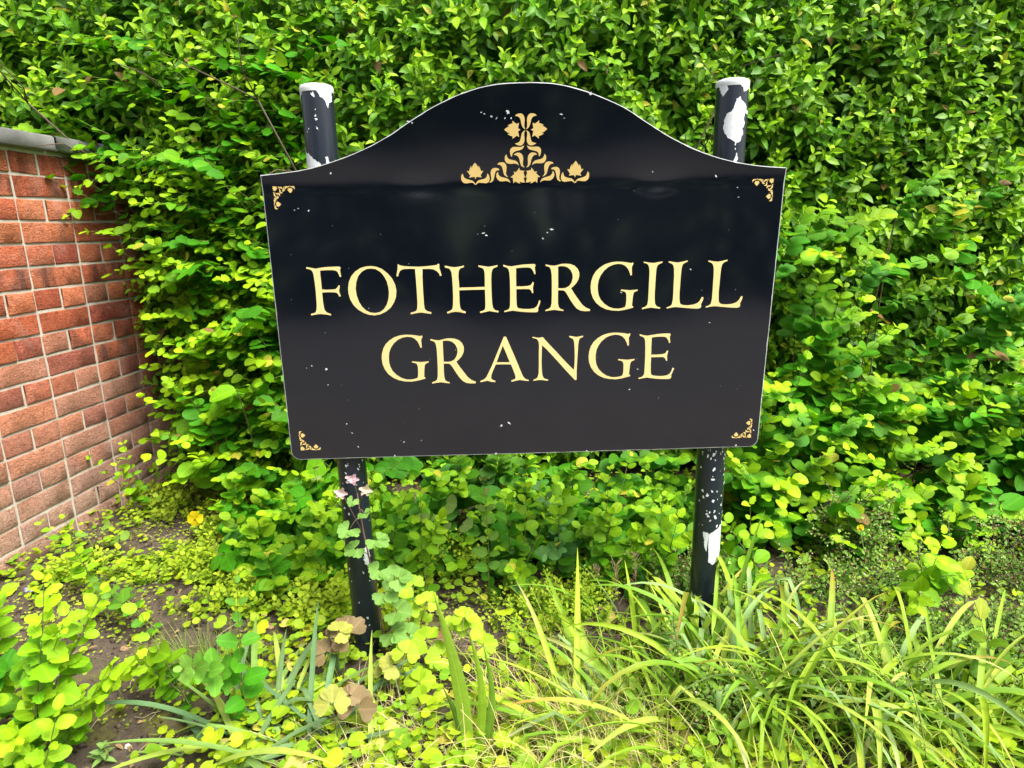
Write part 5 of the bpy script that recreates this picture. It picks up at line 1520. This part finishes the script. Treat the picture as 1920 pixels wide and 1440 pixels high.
cover('yellow_leaves', 'yellowing and dying leaves low in the bed', 500, rk, 0.028, (0.52, 0.46, 0.04), 'kidney', lambda X, Y: dens_main(X, Y) * (X > -0.75) * (Y < 0.15), (0.01, 0.04), 0.9, (0.58, 0.5, 0.16))

# broad single plants in the cover
def rosette(label, base, leaves, rng, col, tp='kidney', name='celandine_plant', mat='herb', ratio=1.05):
    b = at_z(*base, 0.0)
    root = empty(name, b, label, 'plant')
    st, lv = Geo(), Leaves()
    for u, v, sz in leaves:
        e = at_y(u, v, b[1] + rng.normal(0, .025))
        st.tube([b, (b + e) / 2 + np.array([0, 0, .01]), e], [.0013, .0011, .0009], 5, (0.22, 0.3, 0.06))
        lv.add(e, unit(np.array([e[0] - b[0], -0.08, 0.0]) + rng.normal(0, .02, 3)), np.array([0, -0.75, 0.7]) + rng.normal(0, .2, 3), sz, sz * ratio, np.array(col) * rng.uniform(.88, 1.12), None, tp)
    lv.build(root, MAT[mat], 300)
    st.build('stem', MAT['stem'], root)


rosette('heart leafed seedling with pale veined leaves under the sign', (825, 1060), ((800, 965, .05), (838, 945, .055), (828, 990, .052), (868, 985, .045)), rk, (0.17, 0.27, 0.06))
rosette('cluster of dock leaves right of the straight young sprig', (970, 1090), ((955, 1020, .04), (985, 1010, .042), (945, 1060, .036)), rk, (0.13, 0.27, 0.05), 'snow', 'dock', 'herb', .7)
rosette('round leafed plant between the wall foot and the moss', (175, 1030), ((160, 1000, .04), (195, 985, .038), (215, 1010, .04), (180, 1020, .034), (230, 1000, .036)), rk, (0.2, 0.36, 0.05), 'round', ratio=1.0)

# ------------------------------------------------------------------ flowers
def open_flower(name, label, base, pos, col, n, size, rng, centre=(0.6, 0.42, 0.02)):
    b = at_z(*base, 0.0); e = at_y(*pos, b[1])
    root = empty(name, b, label, 'flower')
    g = Geo()
    g.tube([b, (b + e) / 2 + np.array([.006, 0, 0]), e], [.0012, .001, .0009], 5, (0.2, 0.28, 0.06)); g.build('stem', MAT['stem'], root)
    lv = Leaves()
    for k in range(n):
        a = 6.283 * k / n
        lv.add(e, np.array([math.cos(a), -0.15, math.sin(a)]), np.array([0, -1, 0.35]) + rng.normal(0, .15, 3), size, size * 1.15, np.array(col) * rng.uniform(.92, 1.08), 0, 'petal')
    lv.done(); lv.parts(np.arange(n), root, MAT['petal'], 'petal')
    g = Geo(); g.tube([e + np.array([0, -.001, 0]), e + np.array([0, -.005, .001])], [.0032, .0026], 8, centre); g.build('flower_centre', MAT['petal'], root)


open_flower('poppy', 'single yellow poppy flower left of the sign above the soil', (372, 1050), (366, 972), (0.92, 0.72, 0.01), 4, 0.026, rk)
open_flower('yellow_flower', 'small yellow flower above the cotoneaster, right of the right post', (1625, 1110), (1613, 990), (0.85, 0.68, 0.02), 5, 0.011, rk)
b = at_z(46, 1110, 0.015)
root = empty('bluebell', b, 'fallen pale blue bluebell flowers on the soil by the wall', 'flower')
lv = Leaves()
for k in range(7):
    p = b + np.array([(k % 2) * 0.022 + rk.normal(0, .004), rk.normal(0, .006), rk.uniform(0, .008)])
    lv.add(p, np.array([rk.normal(0.5, .5), rk.normal(0, .5), .25]), np.array([0, -.5, 1]) + rk.normal(0, .3, 3), .017, .008, np.array((0.40, 0.42, 0.80)) * rk.uniform(.85, 1.1), None, 'lance')
lv.done(); lv.parts(np.arange(7), root, MAT['petal'], 'petal')

# ------------------------------------------------------------------ stones, clods, dead leaves
def lump(name, base, size, col, rng, label, cat, mat='coping', z=0.0):
    b = at_z(*base, 0.0)
    n, m = 9, 6
    V = []
    for i in range(m + 1):
        ph = math.pi * i / m
        for j in range(n):
            th = 2 * math.pi * j / n
            r = 1 + rng.normal(0, .13)
            V.append((size[0] * math.sin(ph) * math.cos(th) * r, size[1] * math.sin(ph) * math.sin(th) * r, size[2] * math.cos(ph) * r))
    T = []
    for i in range(m):
        for j in range(n):
            k = (j + 1) % n
            T += [(i * n + j, i * n + k, (i + 1) * n + k), (i * n + j, (i + 1) * n + k, (i + 1) * n + j)]
    g = Geo(); a = rng.uniform(-.6, .6); ca, sa = math.cos(a), math.sin(a)
    Vr = np.array(V) @ np.array([[ca, sa, 0], [-sa, ca, 0], [0, 0, 1]])
    g.add(Vr + b + np.array([0, 0, size[2] * .6 + soil_z(b[0:1], b[1:2])[0] + z]), T, col)
    return tag(g.build(name, MAT[mat], smooth=False), label, cat)


rd = np.random.default_rng(44)
lump('bark_chip', (153, 1265), (0.024, 0.014, 0.009), (0.34, 0.22, 0.14), rd, 'flat brown bark chip lying on the bare soil, larger one', 'bark', 'wood')
lump('stone', (133, 1268), (0.011, 0.009, 0.008), (0.32, 0.26, 0.23), rd, 'small grey stone left of the bark chip', 'stone', 'wood')
lump('stone', (240, 1405), (0.007, 0.006, 0.005), (0.6, 0.58, 0.54), rd, 'small white pebble on the soil at the bottom left', 'stone', 'wood')
lump('bark_chip', (440, 1022), (0.028, 0.008, 0.006), (0.42, 0.29, 0.17), rd, 'pale brown bark strip on the soil in front of the hedge', 'bark', 'wood')
lump('bark_chip', (265, 1052), (0.011, 0.009, 0.006), (0.36, 0.22, 0.15), rd, 'small reddish bark piece on the moss below the wall', 'bark', 'wood')
lump('dead_leaf', (505, 1180), (0.02, 0.013, 0.005), (0.42, 0.25, 0.16), rd, 'curled brown dead leaf left of the left post', 'leaf', 'wood')
lump('dead_leaf', (235, 1220), (0.014, 0.012, 0.006), (0.3, 0.2, 0.11), rd, 'crumpled tan dead leaf beside the yellow sprig', 'leaf', 'wood')
g = Geo()
oct_ = np.array([[1, 0, 0], [-1, 0, 0], [0, 1, 0], [0, -1, 0], [0, 0, 1], [0, 0, -1]], float)
ot = np.array([(0, 2, 4), (2, 1, 4), (1, 3, 4), (3, 0, 4), (2, 0, 5), (1, 2, 5), (3, 1, 5), (0, 3, 5)])
N = 9000
X, Y = rd.uniform(-1.65, 1.2, N), rd.uniform(-0.5, 1.1, N)
Z = soil_z(X, Y)
for i in range(N):
    r = 0.0019 * (1 + 3.6 * rd.random() ** 4)
    g.add(oct_ * r * (1 + rd.normal(0, .3, (6, 3))) + np.array([X[i], Y[i], Z[i] + r * .4]), ot, np.array([(0.07, 0.052, 0.038), (0.1, 0.075, 0.055), (0.16, 0.125, 0.095), (0.05, 0.037, 0.028)][rd.integers(4)]))
tag(g.build('soil_crumbs', MAT['wood'], smooth=False), 'loose crumbs of dark soil on the bed', 'soil', None, 'stuff')
g = Geo()
for k in range(420):
    x0, y0 = rd.uniform(-1.5, 0.9), rd.uniform(-0.45, 0.95)
    a = rd.uniform(0, 3.14); L = rd.uniform(.02, .09)
    t = np.linspace(-.5, .5, 4)
    P = np.stack([x0 + t * L * math.cos(a), y0 + t * L * math.sin(a), 0 * t], 1); P[:, 2] = soil_z(P[:, 0], P[:, 1]) + .004 + rd.random() * .006
    P[1] += rd.normal(0, .003, 3); P[2] += rd.normal(0, .003, 3)
    g.tube(P, rd.uniform(.0006, .0015), 4, np.array([(0.36, 0.27, 0.17), (0.2, 0.14, 0.09), (0.45, 0.38, 0.25)][rd.integers(3)]))
tag(g.build('twig_litter', MAT['wood']), 'dead twigs and stalks scattered on the soil', 'litter', None, 'stuff')

# ------------------------------------------------------------------ hedgerow across the road, mirrored in the gloss of the sign
lv = Leaves()
N = 9000
X = rd.uniform(-9, 9, N)
gap = np.exp(-((X - 0.58) / 0.30) ** 4) + np.exp(-((X + 0.35) / 0.24) ** 4)
top = 3.2 + 0.5 * np.sin(X * 1.3) - 3.0 * gap
Z = rd.random(N) * np.maximum(top, 0.3)
Y = -7.4 - 0.5 * rd.random(N) + 0.25 * vnoise(X, Z, 77)
lv.add(np.stack([X, Y, Z - 0.05], 1), unit(rd.normal(0, 1, (N, 3))), np.array([0, 0.6, 0.6]) + rd.normal(0, .5, (N, 3)), 0.24, 0.16, np.array((0.04, 0.09, 0.018)) * (0.8 + .4 * rd.random((N, 1))), None, 'tiny')
lv.done()
tag(lv.mesh('far_hedgerow', np.arange(N), None, MAT['snow']), 'dark green hedgerow across the road seen only as a reflection in the sign', 'hedgerow', None, 'stuff')
